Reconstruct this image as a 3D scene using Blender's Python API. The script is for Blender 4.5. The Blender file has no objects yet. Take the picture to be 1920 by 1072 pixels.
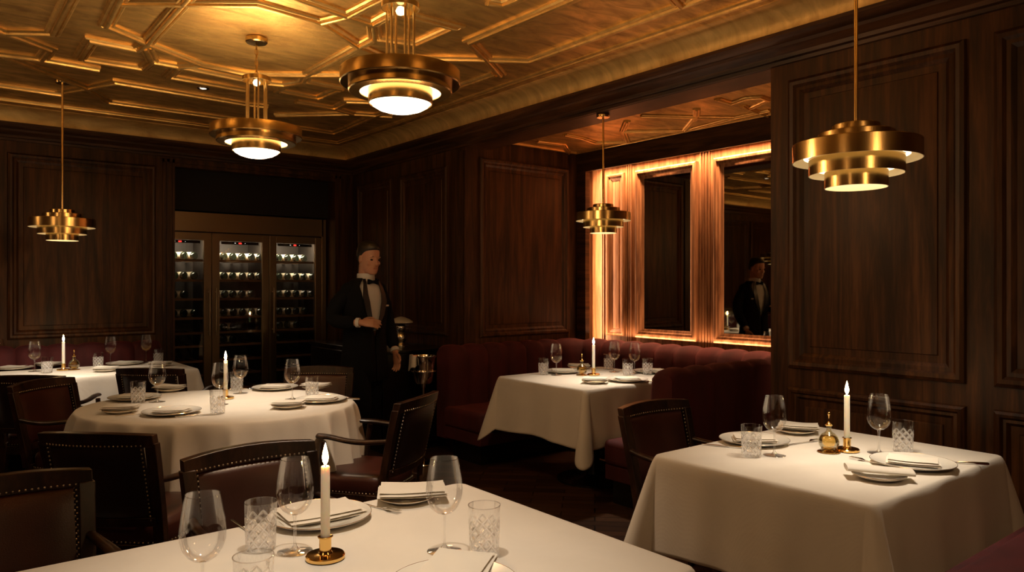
import bpy, math, random
from mathutils import Vector, Matrix
random.seed(7)
PI = math.pi
C = bpy.context.scene.collection
sc = bpy.context.scene
# ------------------------------------------------------------------ camera
CAMZ, F = 1.42, 1390.0
VX, VY = 0.781, 0.624            # room X axis in (camera right, camera forward)
YAW = math.atan2(VY, VX)
cd = bpy.data.cameras.new('camera'); cam = bpy.data.objects.new('camera', cd); C.objects.link(cam)
cam.location = (0, 0, CAMZ); cam.rotation_euler = (PI/2, 0, -YAW)
cd.sensor_width = 36; cd.lens = 36*F/1920; cd.clip_start = 0.05
sc.camera = cam
sc.view_settings.view_transform = 'Standard'; sc.view_settings.look = 'None'
sc.view_settings.gamma = 1; sc.view_settings.use_curve_mapping = False
sc.view_settings.exposure = 0.0

def room(x, d):                  # (right of lens axis, depth) -> room XY
    return (VX*x + VY*d, -VY*x + VX*d)
def at(u, v, z):                 # photo pixel on the horizontal plane z
    d = (CAMZ - z)*F/(v - 536.0)
    return room((u - 960)/F*d, d)
def atd(u, d): return room((u - 960)/F*d, d)

# ------------------------------------------------------------------ mesh builder
class MB:
    def __init__(s, M=None): s.v=[]; s.f=[]; s.m=[]; s.M=M; s.uv={}
    def add(s, vs, fs, mat=0):
        b=len(s.v)
        s.v += [ (s.M @ Vector(p)) if s.M else Vector(p) for p in vs]
        for f in fs: s.f.append([b+i for i in f]); s.m.append(mat)
        return b
    def box(s,x0,x1,y0,y1,z0,z1,mat=0):
        s.add([(x0,y0,z0),(x1,y0,z0),(x1,y1,z0),(x0,y1,z0),(x0,y0,z1),(x1,y0,z1),(x1,y1,z1),(x0,y1,z1)],
              [(0,3,2,1),(4,5,6,7),(0,1,5,4),(1,2,6,5),(2,3,7,6),(3,0,4,7)],mat); return s
    def rings(s, R, mat=0, closed=True, cap0=True, cap1=True, loop=False):
        n=len(R[0]); vs=[p for r in R for p in r]; fs=[]
        m=len(R)
        for i in range(m if loop else m-1):
            a=i*n; b=((i+1)%m)*n
            for j in range(n if closed else n-1):
                k=(j+1)%n; fs.append((a+j,a+k,b+k,b+j))
        if not loop:
            if cap0: fs.append(tuple(reversed(range(n))))
            if cap1: fs.append(tuple((m-1)*n+j for j in range(n)))
        s.add(vs,fs,mat); return s
    def lathe(s, prof, n=32, c=(0,0,0), mat=0, sx=1, sy=1, loop=False):
        # prof list of (r,z); r=0 gives a pole
        vs=[]; fs=[]; idx=[]
        for r,z in prof:
            if r<=1e-6: idx.append([len(vs)]); vs.append((c[0],c[1],c[2]+z))
            else:
                idx.append(list(range(len(vs),len(vs)+n)))
                for j in range(n):
                    a=2*PI*j/n; vs.append((c[0]+r*sx*math.cos(a),c[1]+r*sy*math.sin(a),c[2]+z))
        pr=list(zip(idx[:-1],idx[1:]))
        if loop: pr.append((idx[-1],idx[0]))
        for A,B in pr:
            if len(A)==1 and len(B)==1: continue
            for j in range(n):
                k=(j+1)%n
                if len(A)==1: fs.append((A[0],B[k],B[j]))
                elif len(B)==1: fs.append((A[j],A[k],B[0]))
                else: fs.append((A[j],A[k],B[k],B[j]))
        s.add(vs,fs,mat); return s
    def tube(s, pts, r, n=10, mat=0, up=None, sy=1.0, cap=True):
        pts=[Vector(p) for p in pts]; m=len(pts)
        rr=r if isinstance(r,(list,tuple)) else [r]*m
        R=[]; prev=None
        for i,p in enumerate(pts):
            t=(pts[min(i+1,m-1)]-pts[max(i-1,0)]).normalized()
            a=Vector(up) if up else (prev if prev else (Vector((0,0,1)) if abs(t.z)<.9 else Vector((1,0,0))))
            x=(a-t*a.dot(t)).normalized(); prev=x; y=t.cross(x)
            R.append([p+x*(rr[i]*math.cos(2*PI*j/n))+y*(rr[i]*sy*math.sin(2*PI*j/n)) for j in range(n)])
        s.rings(R,mat,cap0=cap,cap1=cap); return s
    def sphere(s,c,r,n=10,mat=0,sc=(1,1,1)):
        m=max(4,n//2); vs=[]; 
        prof=[(math.sin(PI*i/m),-math.cos(PI*i/m)) for i in range(m+1)]
        b=MB(); b.lathe([(a if 0<i<m else 0,z) for i,(a,z) in enumerate(prof)],n)
        s.add([(c[0]+p.x*r*sc[0],c[1]+p.y*r*sc[1],c[2]+p.z*r*sc[2]) for p in b.v],b.f,mat); return s
    def build(s, name, mats, parent=None, loc=None, smooth=35, bevel=0, seg=2, sub=0):
        me=bpy.data.meshes.new(name); me.from_pydata([tuple(p) for p in s.v],[],s.f)
        for m in (mats if isinstance(mats,(list,tuple)) else [mats]): me.materials.append(m)
        if len(me.materials)>1: me.polygons.foreach_set('material_index',s.m)
        if smooth:
            me.polygons.foreach_set('use_smooth',[True]*len(me.polygons))
            me.set_sharp_from_angle(angle=math.radians(smooth))
        me.update()
        o=bpy.data.objects.new(name,me); C.objects.link(o)
        if parent: o.parent=parent
        if loc: o.location=loc
        if bevel:
            b=o.modifiers.new('bevel','BEVEL'); b.width=bevel; b.segments=seg; b.limit_method='ANGLE'; b.angle_limit=math.radians(40)
        if sub:
            b=o.modifiers.new('sub','SUBSURF'); b.levels=sub; b.render_levels=sub
        return o

def tag(o,label,cat,group=None):
    o['label']=label; o['category']=cat
    if group: o['group']=group
    return o
def thing(name,label,cat,loc=(0,0,0),rz=0,group=None,scale=1):
    o=bpy.data.objects.new(name,None); C.objects.link(o); o.empty_display_size=.05
    o.location=loc; o.rotation_euler=(0,0,rz); o.scale=(scale,)*3
    return tag(o,label,cat,group)
def struct(o): o['kind']='structure'; return o
def dup(root,loc,rz=0,label=None,group=None,scale=None):
    r=root.copy(); C.objects.link(r); r.location=loc; r.rotation_euler=(0,0,rz)
    if scale: r.scale=(scale,)*3 if not isinstance(scale,tuple) else scale
    if label: r['label']=label
    if group: r['group']=group
    for ch in list(root.children):
        c=ch.copy(); C.objects.link(c); c.parent=r
        for g in ch.children:
            d=g.copy(); C.objects.link(d); d.parent=c
    return r
def face(dx,dy): return math.atan2(-dx,dy)       # turns local +Y to (dx,dy)
def camdir(x,d): return face(*room(x,d))         # local +Y to a direction given as (right, away)

# ------------------------------------------------------------------ materials
def mat(name,col,rough=.5,metal=0,**kw):
    m=bpy.data.materials.new(name); m.use_nodes=True; b=m.node_tree.nodes['Principled BSDF']
    b.inputs['Base Color'].default_value=(*col,1); b.inputs['Roughness'].default_value=rough; b.inputs['Metallic'].default_value=metal
    for k,v in kw.items(): b.inputs[k.replace('_',' ')].default_value=v
    return m
class NT:
    def __init__(s,m): s.m=m; s.t=m.node_tree; s.b=s.t.nodes['Principled BSDF']
    def n(s,ty,**kw):
        x=s.t.nodes.new(ty)
        for k,v in kw.items():
            if k.startswith('_'): x.inputs[k[1:].replace('_',' ')].default_value=v
            else: setattr(x,k,v)
        return x
    def l(s,a,b): s.t.links.new(a,b)
    def coords(s,scale=(1,1,1),rot=(0,0,0),kind='Object'):
        tc=s.n('ShaderNodeTexCoord'); mp=s.n('ShaderNodeMapping'); mp.inputs['Scale'].default_value=scale; mp.inputs['Rotation'].default_value=rot
        s.l(tc.outputs[kind],mp.inputs['Vector']); return mp.outputs[0]
    def noise(s,vec,scale=5,detail=4,rough=.5,dist=0):
        x=s.n('ShaderNodeTexNoise',_Scale=scale,_Detail=detail,_Roughness=rough,_Distortion=dist); s.l(vec,x.inputs['Vector']); return x.outputs['Fac']
    def ramp(s,fac,stops):
        r=s.n('ShaderNodeValToRGB'); e=r.color_ramp.elements
        while len(e)<len(stops): e.new(.5)
        for i,(p,c) in enumerate(stops): e[i].position=p; e[i].color=(*c,1) if len(c)==3 else c
        s.l(fac,r.inputs[0]); return r.outputs[0]
    def bump(s,h,strength=.2,dist=.01):
        x=s.n('ShaderNodeBump',_Strength=strength,_Distance=dist); s.l(h,x.inputs['Height']); s.l(x.outputs[0],s.b.inputs['Normal'])
    def math(s,op,a,b=None):
        x=s.n('ShaderNodeMath',operation=op)
        for i,q in enumerate((a,b)):
            if q is None: continue
            if isinstance(q,(int,float)): x.inputs[i].default_value=q
            else: s.l(q,x.inputs[i])
        return x.outputs[0]

def wood(name,a,b,c,scale,rough=.46,coat=.04,dist=1.3,nscale=1.0):
    m=mat(name,b,rough,Specular_IOR_Level=.3); t=NT(m); v=t.coords(scale)
    n1=t.noise(v,nscale,6,.55,dist); n2=t.noise(v,nscale*7,5,.6,.3)
    mx=t.math('ADD',t.math('MULTIPLY',n1,.7),t.math('MULTIPLY',n2,.3))
    t.l(t.ramp(mx,[(.38,a),(.5,b),(.62,c)]),t.b.inputs['Base Color'])
    t.bump(n2,.12,.004)
    t.b.inputs['Coat Weight'].default_value=coat; t.b.inputs['Coat Roughness'].default_value=.3
    return m
W_A,W_B,W_C=(.020,.0074,.0022),(.060,.0225,.0068),(.120,.047,.014)
M={}
M['wood_v']=wood('walnut_vertical',W_A,W_B,W_C,(11,11,.8))
M['wood_h']=wood('walnut_horizontal',W_A,(.056,.021,.0065),(.10,.039,.012),(.9,.9,14))
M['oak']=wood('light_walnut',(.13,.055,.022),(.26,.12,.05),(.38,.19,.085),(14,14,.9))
M['chairwood']=wood('chair_wood',(.010,.004,.002),(.026,.010,.0045),(.05,.020,.008),(8,8,3),rough=.34,coat=.12)
M['shelfwood']=wood('shelf_wood',(.16,.075,.03),(.32,.17,.075),(.42,.24,.11),(2,20,20),rough=.5)
M['black']=mat('black_lacquer',(.006,.005,.005),.25)
M['dark']=mat('recess_shade_black',(.006,.004,.003),.8)  # shade of the cooler recess put into the colour
def gold(name,base,lo,rough):
    m=mat(name,base,rough,.92); t=NT(m); v=t.coords((1,1,1)); v2=t.coords((2.2,6,2),(0,0,.5))
    n=t.noise(v2,1.6,8,.62,.7); n2=t.noise(v,22,5,.6)
    t.l(t.ramp(n,[(.33,lo),(.66,base)]),t.b.inputs['Base Color'])
    t.l(t.ramp(n,[(.3,(rough+.14,)*3),(.7,(rough-.05,)*3)]),t.b.inputs['Roughness'])
    t.bump(t.math('ADD',t.math('MULTIPLY',n2,.5),n),.35,.012)
    return m
M['gold']=gold('gold_leaf',(.84,.53,.17),(.34,.19,.055),.42)
M['goldcove']=gold('gold_cove',(.84,.56,.20),(.55,.34,.11),.52); M['goldcove'].node_tree.nodes['Principled BSDF'].inputs['Metallic'].default_value=.72
M['goldtrim']=gold('gold_moulding',(.92,.60,.20),(.60,.36,.11),.34)
M['brass']=mat('brushed_brass',(.62,.43,.17),.24,1); t=NT(M['brass']); t.bump(t.noise(t.coords((60,60,3)),4,3),.06,.002)
M['brass_bright']=mat('polished_brass',(.80,.52,.18),.12,1)
M['white_in']=mat('white_enamel',(.85,.74,.56),.5)
M['silver']=mat('silver',(.80,.77,.72),.14,1)
M['steel']=mat('cooler_steel',(.30,.235,.165),.30,1); t=NT(M['steel']); t.bump(t.noise(t.coords((3,3,90)),5,3),.05,.002)
M['nail']=mat('antique_nail',(.42,.36,.28),.3,1)
def emit(name,col,st):
    m=bpy.data.materials.new(name); m.use_nodes=True; t=m.node_tree; t.nodes.clear()
    e=t.nodes.new('ShaderNodeEmission'); e.inputs[0].default_value=(*col,1); e.inputs[1].default_value=st
    o=t.nodes.new('ShaderNodeOutputMaterial'); t.links.new(e.outputs[0],o.inputs[0]); return m
WARM=(1,.68,.36); WARM2=(1,.84,.66)
M['bowl_glow']=emit('lit_opal_bowl',(1,.80,.52),5.0)
M['ring_glow']=emit('lit_diffuser_ring',(1,.74,.40),2.4)
M['up_glow']=emit('uplight_ring_glow',(1,.70,.38),36)
M['disc_glow']=emit('lit_lamp_disc',(1,.76,.42),2.6)
M['flame']=emit('candle_flame',(1,.64,.26),80)
M['led']=emit('red_display',(1,.03,.02),2.5)
M['ledw']=emit('white_display_dot',(1,.9,.8),1)
M['strip']=emit('cooler_light_strip',(1,.82,.6),14)
M['small_led']=emit('downlight_lens',(1,.85,.65),1.2)
M['wick']=mat('burnt_wick',(.01,.01,.01),.9)
M['wax']=mat('ivory_wax',(.90,.80,.64),.5,Subsurface_Weight=.6,Subsurface_Scale=.02)
M['wax'].node_tree.nodes['Principled BSDF'].inputs['Subsurface Radius'].default_value=(1,.5,.25)
def linen(name,col):
    m=mat(name,col,.9,Sheen_Weight=.15); t=NT(m); v=t.coords(); 
    w1=t.n('ShaderNodeTexWave',_Scale=220); w1.bands_direction='X'; w2=t.n('ShaderNodeTexWave',_Scale=220); w2.bands_direction='Y'
    t.l(v,w1.inputs[0]); t.l(v,w2.inputs[0]); n=t.noise(v,5,5,.55,.5)
    t.l(t.ramp(n,[(.3,tuple(x*.93 for x in col)),(.7,col)]),t.b.inputs['Base Color'])
    t.bump(t.math('ADD',t.math('MULTIPLY',t.math('ADD',w1.outputs['Fac'],w2.outputs['Fac']),.03),n),.25,.012); return m
M['cloth']=linen('ivory_table_linen',(.80,.73,.63)); M['napkin']=linen('napkin_linen',(.84,.77,.66))
M['china']=mat('white_china',(.85,.80,.70),.18,Coat_Weight=.4)
def leather(name,a,b):
    m=mat(name,b,.38); t=NT(m); v=t.coords(); n=t.noise(v,5,4); t.l(t.ramp(n,[(.3,a),(.7,b)]),t.b.inputs['Base Color'])
    vo=t.n('ShaderNodeTexVoronoi',_Scale=260); t.l(v,vo.inputs['Vector']); t.bump(vo.outputs['Distance'],.12,.002); return m
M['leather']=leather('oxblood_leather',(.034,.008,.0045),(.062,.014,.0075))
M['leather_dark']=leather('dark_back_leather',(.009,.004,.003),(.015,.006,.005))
def velvet(name,a,b):
    m=mat(name,b,.85,Sheen_Weight=.14,Sheen_Roughness=.35); m.node_tree.nodes['Principled BSDF'].inputs['Sheen Tint'].default_value=(.9,.12,.10,1)
    t=NT(m); v=t.coords((1,1,.4)); n=t.noise(v,7,4,.5,.4); t.l(t.ramp(n,[(.3,a),(.7,b)]),t.b.inputs['Base Color']); return m
M['velvet']=velvet('burgundy_velvet',(.040,.003,.004),(.078,.006,.007))
def thin(name,tint,k,bump=None,extra=0,rough=.02,cap=.9):
    m=bpy.data.materials.new(name); m.use_nodes=True; t=NT.__new__(NT); t.m=m; t.t=m.node_tree; t.t.nodes.clear()
    tr=t.n('ShaderNodeBsdfTransparent'); tr.inputs[0].default_value=(*tint,1)
    gl=t.n('ShaderNodeBsdfGlossy',_Roughness=rough); gl.inputs[0].default_value=(1,1,1,1)
    fr=t.n('ShaderNodeFresnel',_IOR=1.45); mx=t.n('ShaderNodeMixShader'); out=t.n('ShaderNodeOutputMaterial')
    f=t.math('MINIMUM',t.math('MULTIPLY',fr.outputs[0],k),cap)
    if extra: f=t.math('ADD',f,extra)
    t.l(f,mx.inputs[0]); t.l(tr.outputs[0],mx.inputs[1]); t.l(gl.outputs[0],mx.inputs[2])
    last=mx.outputs[0]
    if bump:
        tc=t.n('ShaderNodeTexCoord'); sx=t.n('ShaderNodeSeparateXYZ'); t.l(tc.outputs['Object'],sx.inputs[0])
        ang=t.math('ARCTAN2',sx.outputs[1],sx.outputs[0]); z=sx.outputs[2]
        a1=t.math('ADD',t.math('MULTIPLY',ang,9/2),t.math('MULTIPLY',z,105)); a2=t.math('SUBTRACT',t.math('MULTIPLY',ang,9/2),t.math('MULTIPLY',z,105))
        h=t.math('MAXIMUM',t.math('POWER',t.math('ABSOLUTE',t.math('SINE',a1)),5),t.math('POWER',t.math('ABSOLUTE',t.math('SINE',a2)),5))
        top=t.math('ADD',.074,t.math('MULTIPLY',t.math('ABSOLUTE',t.math('SINE',t.math('MULTIPLY',ang,9/2))),.014))
        mask=t.math('MULTIPLY',t.math('LESS_THAN',z,top),t.math('GREATER_THAN',z,.004))
        h=t.math('MULTIPLY',h,mask)
        bp=t.n('ShaderNodeBump',_Strength=1.0,_Distance=.006); t.l(h,bp.inputs['Height'])
        t.l(bp.outputs[0],gl.inputs['Normal']); t.l(bp.outputs[0],fr.inputs['Normal'])
        rf=t.n('ShaderNodeBsdfRefraction',_Roughness=.03,_IOR=1.35); rf.inputs[0].default_value=(1,1,1,1); t.l(bp.outputs[0],rf.inputs['Normal'])
        df=t.n('ShaderNodeBsdfDiffuse'); df.inputs[0].default_value=(.95,.95,.95,1); tr2=t.n('ShaderNodeBsdfTranslucent'); tr2.inputs[0].default_value=(.95,.95,.95,1)
        tl=t.n('ShaderNodeAddShader'); t.l(df.outputs[0],tl.inputs[0]); t.l(tr2.outputs[0],tl.inputs[1])
        m2=t.n('ShaderNodeMixShader'); t.l(t.math('MULTIPLY',h,.19),m2.inputs[0]); t.l(last,m2.inputs[1]); t.l(tl.outputs[0],m2.inputs[2])
        m3=t.n('ShaderNodeMixShader'); t.l(t.math('MULTIPLY',mask,.12),m3.inputs[0]); t.l(m2.outputs[0],m3.inputs[1]); t.l(rf.outputs[0],m3.inputs[2])
        last=m3.outputs[0]
    t.l(last,out.inputs[0]); return m
M['glass']=thin('thin_clear_glass',(.99,.99,.99),1.1,cap=.42)
M['cut']=thin('cut_crystal',(.99,.99,.99),1.2,bump=True,cap=.30)
M['glass_solid']=thin('glass_stem',(.96,.96,.96),1.3,extra=.03,cap=.5)
M['pane']=thin('cooler_pane',(.86,.86,.86),1.6)
M['oilglass']=thin('oil_flask_glass',(.97,.95,.86),1.3,cap=.5)
M['oil']=thin('golden_oil',(.97,.82,.48),1.0,extra=.02)
M['mirror']=mat('smoked_mirror',(.46,.41,.33),.02,1)
M['bottle']=mat('dark_bottle_glass',(.012,.018,.010),.12,Coat_Weight=.5)
M['label']=mat('cream_bottle_label',(.70,.62,.46),.6); M['label_t']=mat('ochre_bottle_label',(.42,.30,.14),.7)
M['foil']=mat('bottle_foil',(.35,.08,.05),.3,.6)
M['skin']=mat('skin',(.50,.25,.15),.5,Subsurface_Weight=.2,Subsurface_Scale=.01)
M['hair']=mat('black_hair',(.008,.006,.005),.45)
M['suit']=mat('navy_black_suit',(.004,.0045,.006),.9,Specular_IOR_Level=.15)
M['shirt']=mat('white_shirt',(.62,.58,.52),.8)
M['eye']=mat('dark_eye',(.02,.012,.01),.2)
M['lip']=mat('lips',(.35,.13,.09),.5)
# herringbone floor
m=mat('herringbone_floor',(.05,.02,.01),.32); t=NT(m)
v=t.coords((1,1,1),(0,0,PI/4)); br=t.n('ShaderNodeTexBrick',_Scale=1.0); br.offset=.5
br.inputs['Color1'].default_value=(.10,.044,.02,1); br.inputs['Color2'].default_value=(.045,.02,.010,1); br.inputs['Mortar'].default_value=(.004,.002,.001,1)
br.inputs['Mortar Size'].default_value=.004; br.inputs['Brick Width'].default_value=.42; br.inputs['Row Height'].default_value=.085
t.l(v,br.inputs['Vector']); nn=t.noise(t.coords((3,22,3),(0,0,PI/4)),3,5)
mx=t.n('ShaderNodeMix',data_type='RGBA',blend_type='MULTIPLY'); mx.inputs[0].default_value=.6
t.l(br.outputs['Color'],mx.inputs[6]); t.l(t.ramp(nn,[(.3,(.5,.5,.5)),(.7,(1.3,1.3,1.3))]),mx.inputs[7]); t.l(mx.outputs[2],t.b.inputs['Base Color'])
M['floor']=m

# ------------------------------------------------------------------ room shell
ZC,ZA=2.87,2.72          # main and alcove ceiling
XW,YB=3.71,7.45          # right wall, back wall
YS,YN=5.30,2.33          # alcove far side, near side
XH,XM=5.05,5.27          # pelmet, mirror wall
XL,YR=-1.9,-2.2
fl=MB().box(XL-.15,5.45,YR-.15,8.5,-.1,0).build('floor',M['floor'],smooth=0); struct(fl)
PROF=[(0,0),(.004,.020),(.018,.030),(.034,.026),(.046,.012),(.062,.015),(.075,.004),(.082,-.004)]
def panel(mb,o,ax,nr,u0,u1,v0,v1,prof=PROF,field=True,wid=1.0,mi=0):
    o=Vector(o); ax=Vector(ax); nr=Vector(nr); up=Vector((0,0,1))
    loops=[]; P=[(a*wid,h) for a,h in prof]
    last=P[-1][0]
    if field: P+= [(last+.028,-.004),(last+.034,.006),(last+.05,.008)]
    for a,h in P:
        h+=.001
        loops.append([o+ax*x+up*z+nr*h for x,z in ((u0+a,v0+a),(u1-a,v0+a),(u1-a,v1-a),(u0+a,v1-a))])
    mb.rings(loops,mi,cap0=False,cap1=True)
YX=(0,1,0); XX=(1,0,0)
# back wall, with the cooler niche
OX0,OX1,OZ=1.877,3.50,2.55
w=MB().box(XL-.15,OX0,YB,YB+.13,0,3.0).box(OX0,OX1,YB,YB+.13,OZ,3.0).box(OX1,XW+.15,YB,YB+.13,0,3.0)
w.box(OX0-.35,OX0,YB+.13,8.45,0,3.0).box(OX1,OX1+.2,YB+.13,8.45,0,3.0).box(OX0-.35,OX1+.2,8.35,8.45,0,3.0)
struct(w.build('wall_back',M['wood_v'],smooth=0))
struct(MB().box(OX0-.35,OX1+.2,YB+.16,8.35,2.16,3.0).build('recess_shade_block',M['dark'],smooth=0))  # near-black block paints the shade of the recess above the cooler
t1=MB()
o=(0,YB,0); nb=(0,-1,0)
for a,b in ((.569,1.714),(-.62,.50),(-1.85,-.70)):
    panel(t1,o,XX,nb,a,b,.97,2.536); panel(t1,o,XX,nb,a,b,.16,.86)
for a,b in ((OX0-.105,OX0-.09),(OX0-.07,OX0-.045),(OX0-.02,OX0)): t1.box(a,b,YB-.018,YB,0,OZ+.06)
t1.box(OX0-.105,OX1+.1,YB-.018,YB,OZ+.03,OZ+.06).box(OX0,OX1,YB-.014,YB,OZ-.004,OZ+.012)
for a,b in ((OX1,OX1+.02),(OX1+.05,OX1+.07)): t1.box(a,b,YB-.018,YB,0,OZ+.06)
struct(t1.build('trim_1',M['wood_v'],smooth=30))
# right wall beyond the alcove
struct(MB().box(XW,XW+.15,YS+.15,YB+.15,0,3.0).build('wall_right_far',M['wood_v'],smooth=0))
struct(MB().box(XW,XM+.13,YS,YS+.15,0,3.0).build('wall_alcove_far',M['wood_v'],smooth=0))
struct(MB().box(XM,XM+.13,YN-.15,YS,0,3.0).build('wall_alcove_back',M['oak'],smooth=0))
struct(MB().box(XW,XW+.15,YR,YN,0,3.0).box(XW+.15,XM,YN-.15,YN,0,3.0).build('wall_right',M['wood_v'],smooth=0))
struct(MB().box(XL-.15,XL,YR,YB,0,3.0).build('wall_left',M['wood_v'],smooth=0))
struct(MB().box(XL-.15,XW+.15,YR-.15,YR,0,3.0).build('wall_near',M['wood_v'],smooth=0))
t2=MB(); nr=(-1,0,0)
for a,b in ((6.55,7.30),(5.55,6.40)):
    panel(t2,(XW,0,0),YX,nr,a,b,.97,2.50); panel(t2,(XW,0,0),YX,nr,a,b,.16,.86)
t2.box(XW-.012,XW,YS+.012,YS+.13,0,2.6).box(XW-.012,XW+.10,YS-.012,YS,0,2.6)
struct(t2.build('trim_2',M['wood_v'],smooth=30))
t3=MB(); panel(t3,(0,YS,0),XX,nb,3.86,4.93,.96,2.56); panel(t3,(0,YS,0),XX,nb,3.86,4.93,.16,.86)
struct(t3.build('trim_3',M['wood_v'],smooth=30))
t4=MB()
for a,b in ((1.339,2.218),(.20,1.228),(-.95,.09),(-2.1,-1.05)):
    panel(t4,(XW,0,0),YX,nr,a,b,.975,2.54,wid=1.1); panel(t4,(XW,0,0),YX,nr,a,b,.16,.875,wid=.8)
struct(t4.build('trim_4',M['wood_v'],smooth=30))
t5=MB()
for a,b in ((-2.0,-.95),(-.8,.4),(.55,1.75),(1.9,3.1),(3.25,4.45),(4.6,5.8),(5.95,7.2)):
    panel(t5,(XL,0,0),YX,(1,0,0),a,b,.975,2.54); panel(t5,(XL,0,0),YX,(1,0,0),a,b,.16,.875)
for a,b in ((-1.7,-.5),(-.35,.85),(1.0,2.2),(2.35,3.5)):
    panel(t5,(0,YR,0),XX,(0,1,0),a,b,.975,2.54); panel(t5,(0,YR,0),XX,(0,1,0),a,b,.16,.875)
struct(t5.build('trim_5',M['wood_v'],smooth=30))
# pelmet over the mirror wall
struct(MB().box(XH,XH+.03,YN,YS,2.53,ZA).box(XH,XH+.06,YS-.12,YS,0,2.53).build('trim_6',M['wood_h'],smooth=0,bevel=.004))
# mirror wall mouldings
t7=MB()
panel(t7,(XM,0,0),YX,nr,4.862,5.09,.94,2.505,prof=PROF[:6],wid=.7)
for y in (5.14,5.165,4.83,4.805,4.78,3.98,3.95,3.92,3.89): t7.box(XM-.012,XM,y-.006,y+.006,.86,2.6)
t7.box(XM-.03,XM,YN,YS-.13,.84,.885)
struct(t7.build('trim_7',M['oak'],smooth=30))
def mirror(y0,y1,label):
    th=thing('wall_mirror',label,'mirror',(XM,(y0+y1)/2,.94)); w_=(y1-y0)/2
    mb=MB(); pr=[(0,0),(.0,.04),(.012,.05),(.03,.05),(.036,.036),(.052,.034),(.060,.018),(.078,.012),(.086,.006)]
    lo=[]
    for a,h in pr: lo.append([(-h,-w_+a,a),(-h,w_-a,a),(-h,w_-a,1.557-a),(-h,-w_+a,1.557-a)])
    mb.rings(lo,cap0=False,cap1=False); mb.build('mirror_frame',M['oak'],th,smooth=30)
    MB().box(-.008,-.001,-w_+.084,w_-.084,.084,1.473).build('mirror_glass',M['mirror'],th,smooth=0)
mirror(4.006,4.70,'tall smoked mirror in a walnut moulded frame, beside the narrow lit panel')
mirror(3.13,3.825,'tall smoked mirror in walnut frame reflecting the waiter, next to the near pillar')
mirror(2.36,2.95,'tall smoked mirror in walnut frame hidden deepest behind the near pillar')
# beam over the alcove opening and dark frame of alcove ceiling
struct(MB().box(XW,XW+.25,YN,YS,2.63,3.0).build('trim_8',M['wood_h'],smooth=0,bevel=.004))
struct(MB().box(XW+.25,XM,YN,YS,ZA,3.0).build('ceiling_alcove',M['gold'],smooth=0))
struct(MB().box(XL-.15,XW,YR,YB,ZC,3.0).build('ceiling',M['gold'],smooth=0))
# cornice and cove swept round the room
def sweep_room(prof,name,m):
    R=[]
    for a,z in prof: R.append([(XL+a,YR+a,z),(XW-a,YR+a,z),(XW-a,YB-a,z),(XL+a,YB-a,z)])
    mb=MB(); mb.rings(R,cap0=False,cap1=False)
    return struct(mb.build(name,m,smooth=25))
sweep_room([(0,2.632),(.018,2.634),(.022,2.652),(.045,2.656),(.050,2.675),(.075,2.690),(.10,2.700),(.108,2.715),(.13,2.722),(.15,2.738),(.16,2.745),(.16,2.764),(.0,2.764)],'trim_9',M['wood_h'])
cv=[(.10,2.764),(.158,2.764)]+[(.158+.15*(1-math.cos(a)),2.766+.100*math.sin(a)) for a in [PI/2*i/12 for i in range(13)]]+[(.308,2.871)]
sweep_room(cv,'trim_10',M['goldcove'])
def reed(mb,pts,z,w=.042,h=.030,mi=0):
    pts=[Vector((p[0],p[1],0)) for p in pts]
    pr=[(-1,0),(-1,.35),(-.8,.62),(-.58,.6),(-.5,.42),(-.34,.42),(-.28,.85),(-.1,1),(.1,1),(.28,.85),(.34,.42),(.5,.42),(.58,.6),(.8,.62),(1,.35),(1,0)]
    R=[]; n=len(pts)
    for i,p in enumerate(pts):
        a=(pts[i]-pts[i-1]).normalized() if i>0 else None; b=(pts[i+1]-pts[i]).normalized() if i<n-1 else None
        t=((a or b)+(b or a)).normalized(); nrm=Vector((-t.y,t.x,0)); k=1/max(.45,abs(nrm.dot(Vector((-(b or a).y,(b or a).x,0)))))
        R.append([p+nrm*(q*w*k)+Vector((0,0,z-hh*h)) for q,hh in pr])
    mb.rings(R,mi)
def cl(u,v,z=ZC): return at(u,v,z)
segs=[[(136,-14),(128,0),(98,60),(13,58),(-60,57)],[(-60,30),(0,54),(93,90),(78,109)],[(-60,92),(5,99),(70,107),(84,110),(186,128)],
[(5,101),(165,163),(202,189),(455,224)],[(118,171),(165,163),(217,152),(460,193),(502,198)],[(-80,145),(0,158),(115,175)],
[(240,-30),(222,0),(199,45),(276,78),(376,118),(460,136),(497,137),(576,138),(650,138),(740,140)],[(390,-50),(345,0),(276,78),(259,90)],[(229,2),(482,4),(602,38),(673,84)],
[(272,86),(286,113),(270,125)],[(150,106),(172,73),(261,91)],[(158,108),(268,126)],[(286,113),(335,122),(376,118)],[(335,122),(455,147),(506,154),(533,157),(569,151),(575,139)],
[(335,123),(315,142)],[(320,142),(460,167)],[(575,138),(673,84),(701,69)],[(602,38),(652,26),(703,0),(760,-30)],[(500,-27),(580,0),(652,26),(700,42),(726,27),(745,18)],
[(761,24),(853,48),(782,80),(703,70),(700,42)],[(673,84),(720,105)],[(572,150),(638,163)],[(515,168),(533,158)],[(525,168),(598,182),(636,165)],
[(555,188),(628,201),(652,188),(720,190)],[(517,214),(663,211),(628,201)],[(663,211),(735,216)],[(455,224),(525,232),(627,248),(700,216),(865,159),(930,136)],
[(1130,-31),(1061,0),(881,76),(913,108),(939,138)],[(780,108),(808,107),(915,109),(993,112),(1278,7),(1380,-30)],[(915,0),(943,5),(980,-10)],[(1278,7),(1262,-12)]]
cm=MB()
for s_ in segs: reed(cm,[cl(*p) for p in s_],ZC)
BX,BY=3.30,6.93
reed(cm,[(XL+.45,BY),(BX,BY),(BX,YR+.45),(XL+.45,YR+.45),(XL+.45,BY)],ZC,w=.035,h=.025)
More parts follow.
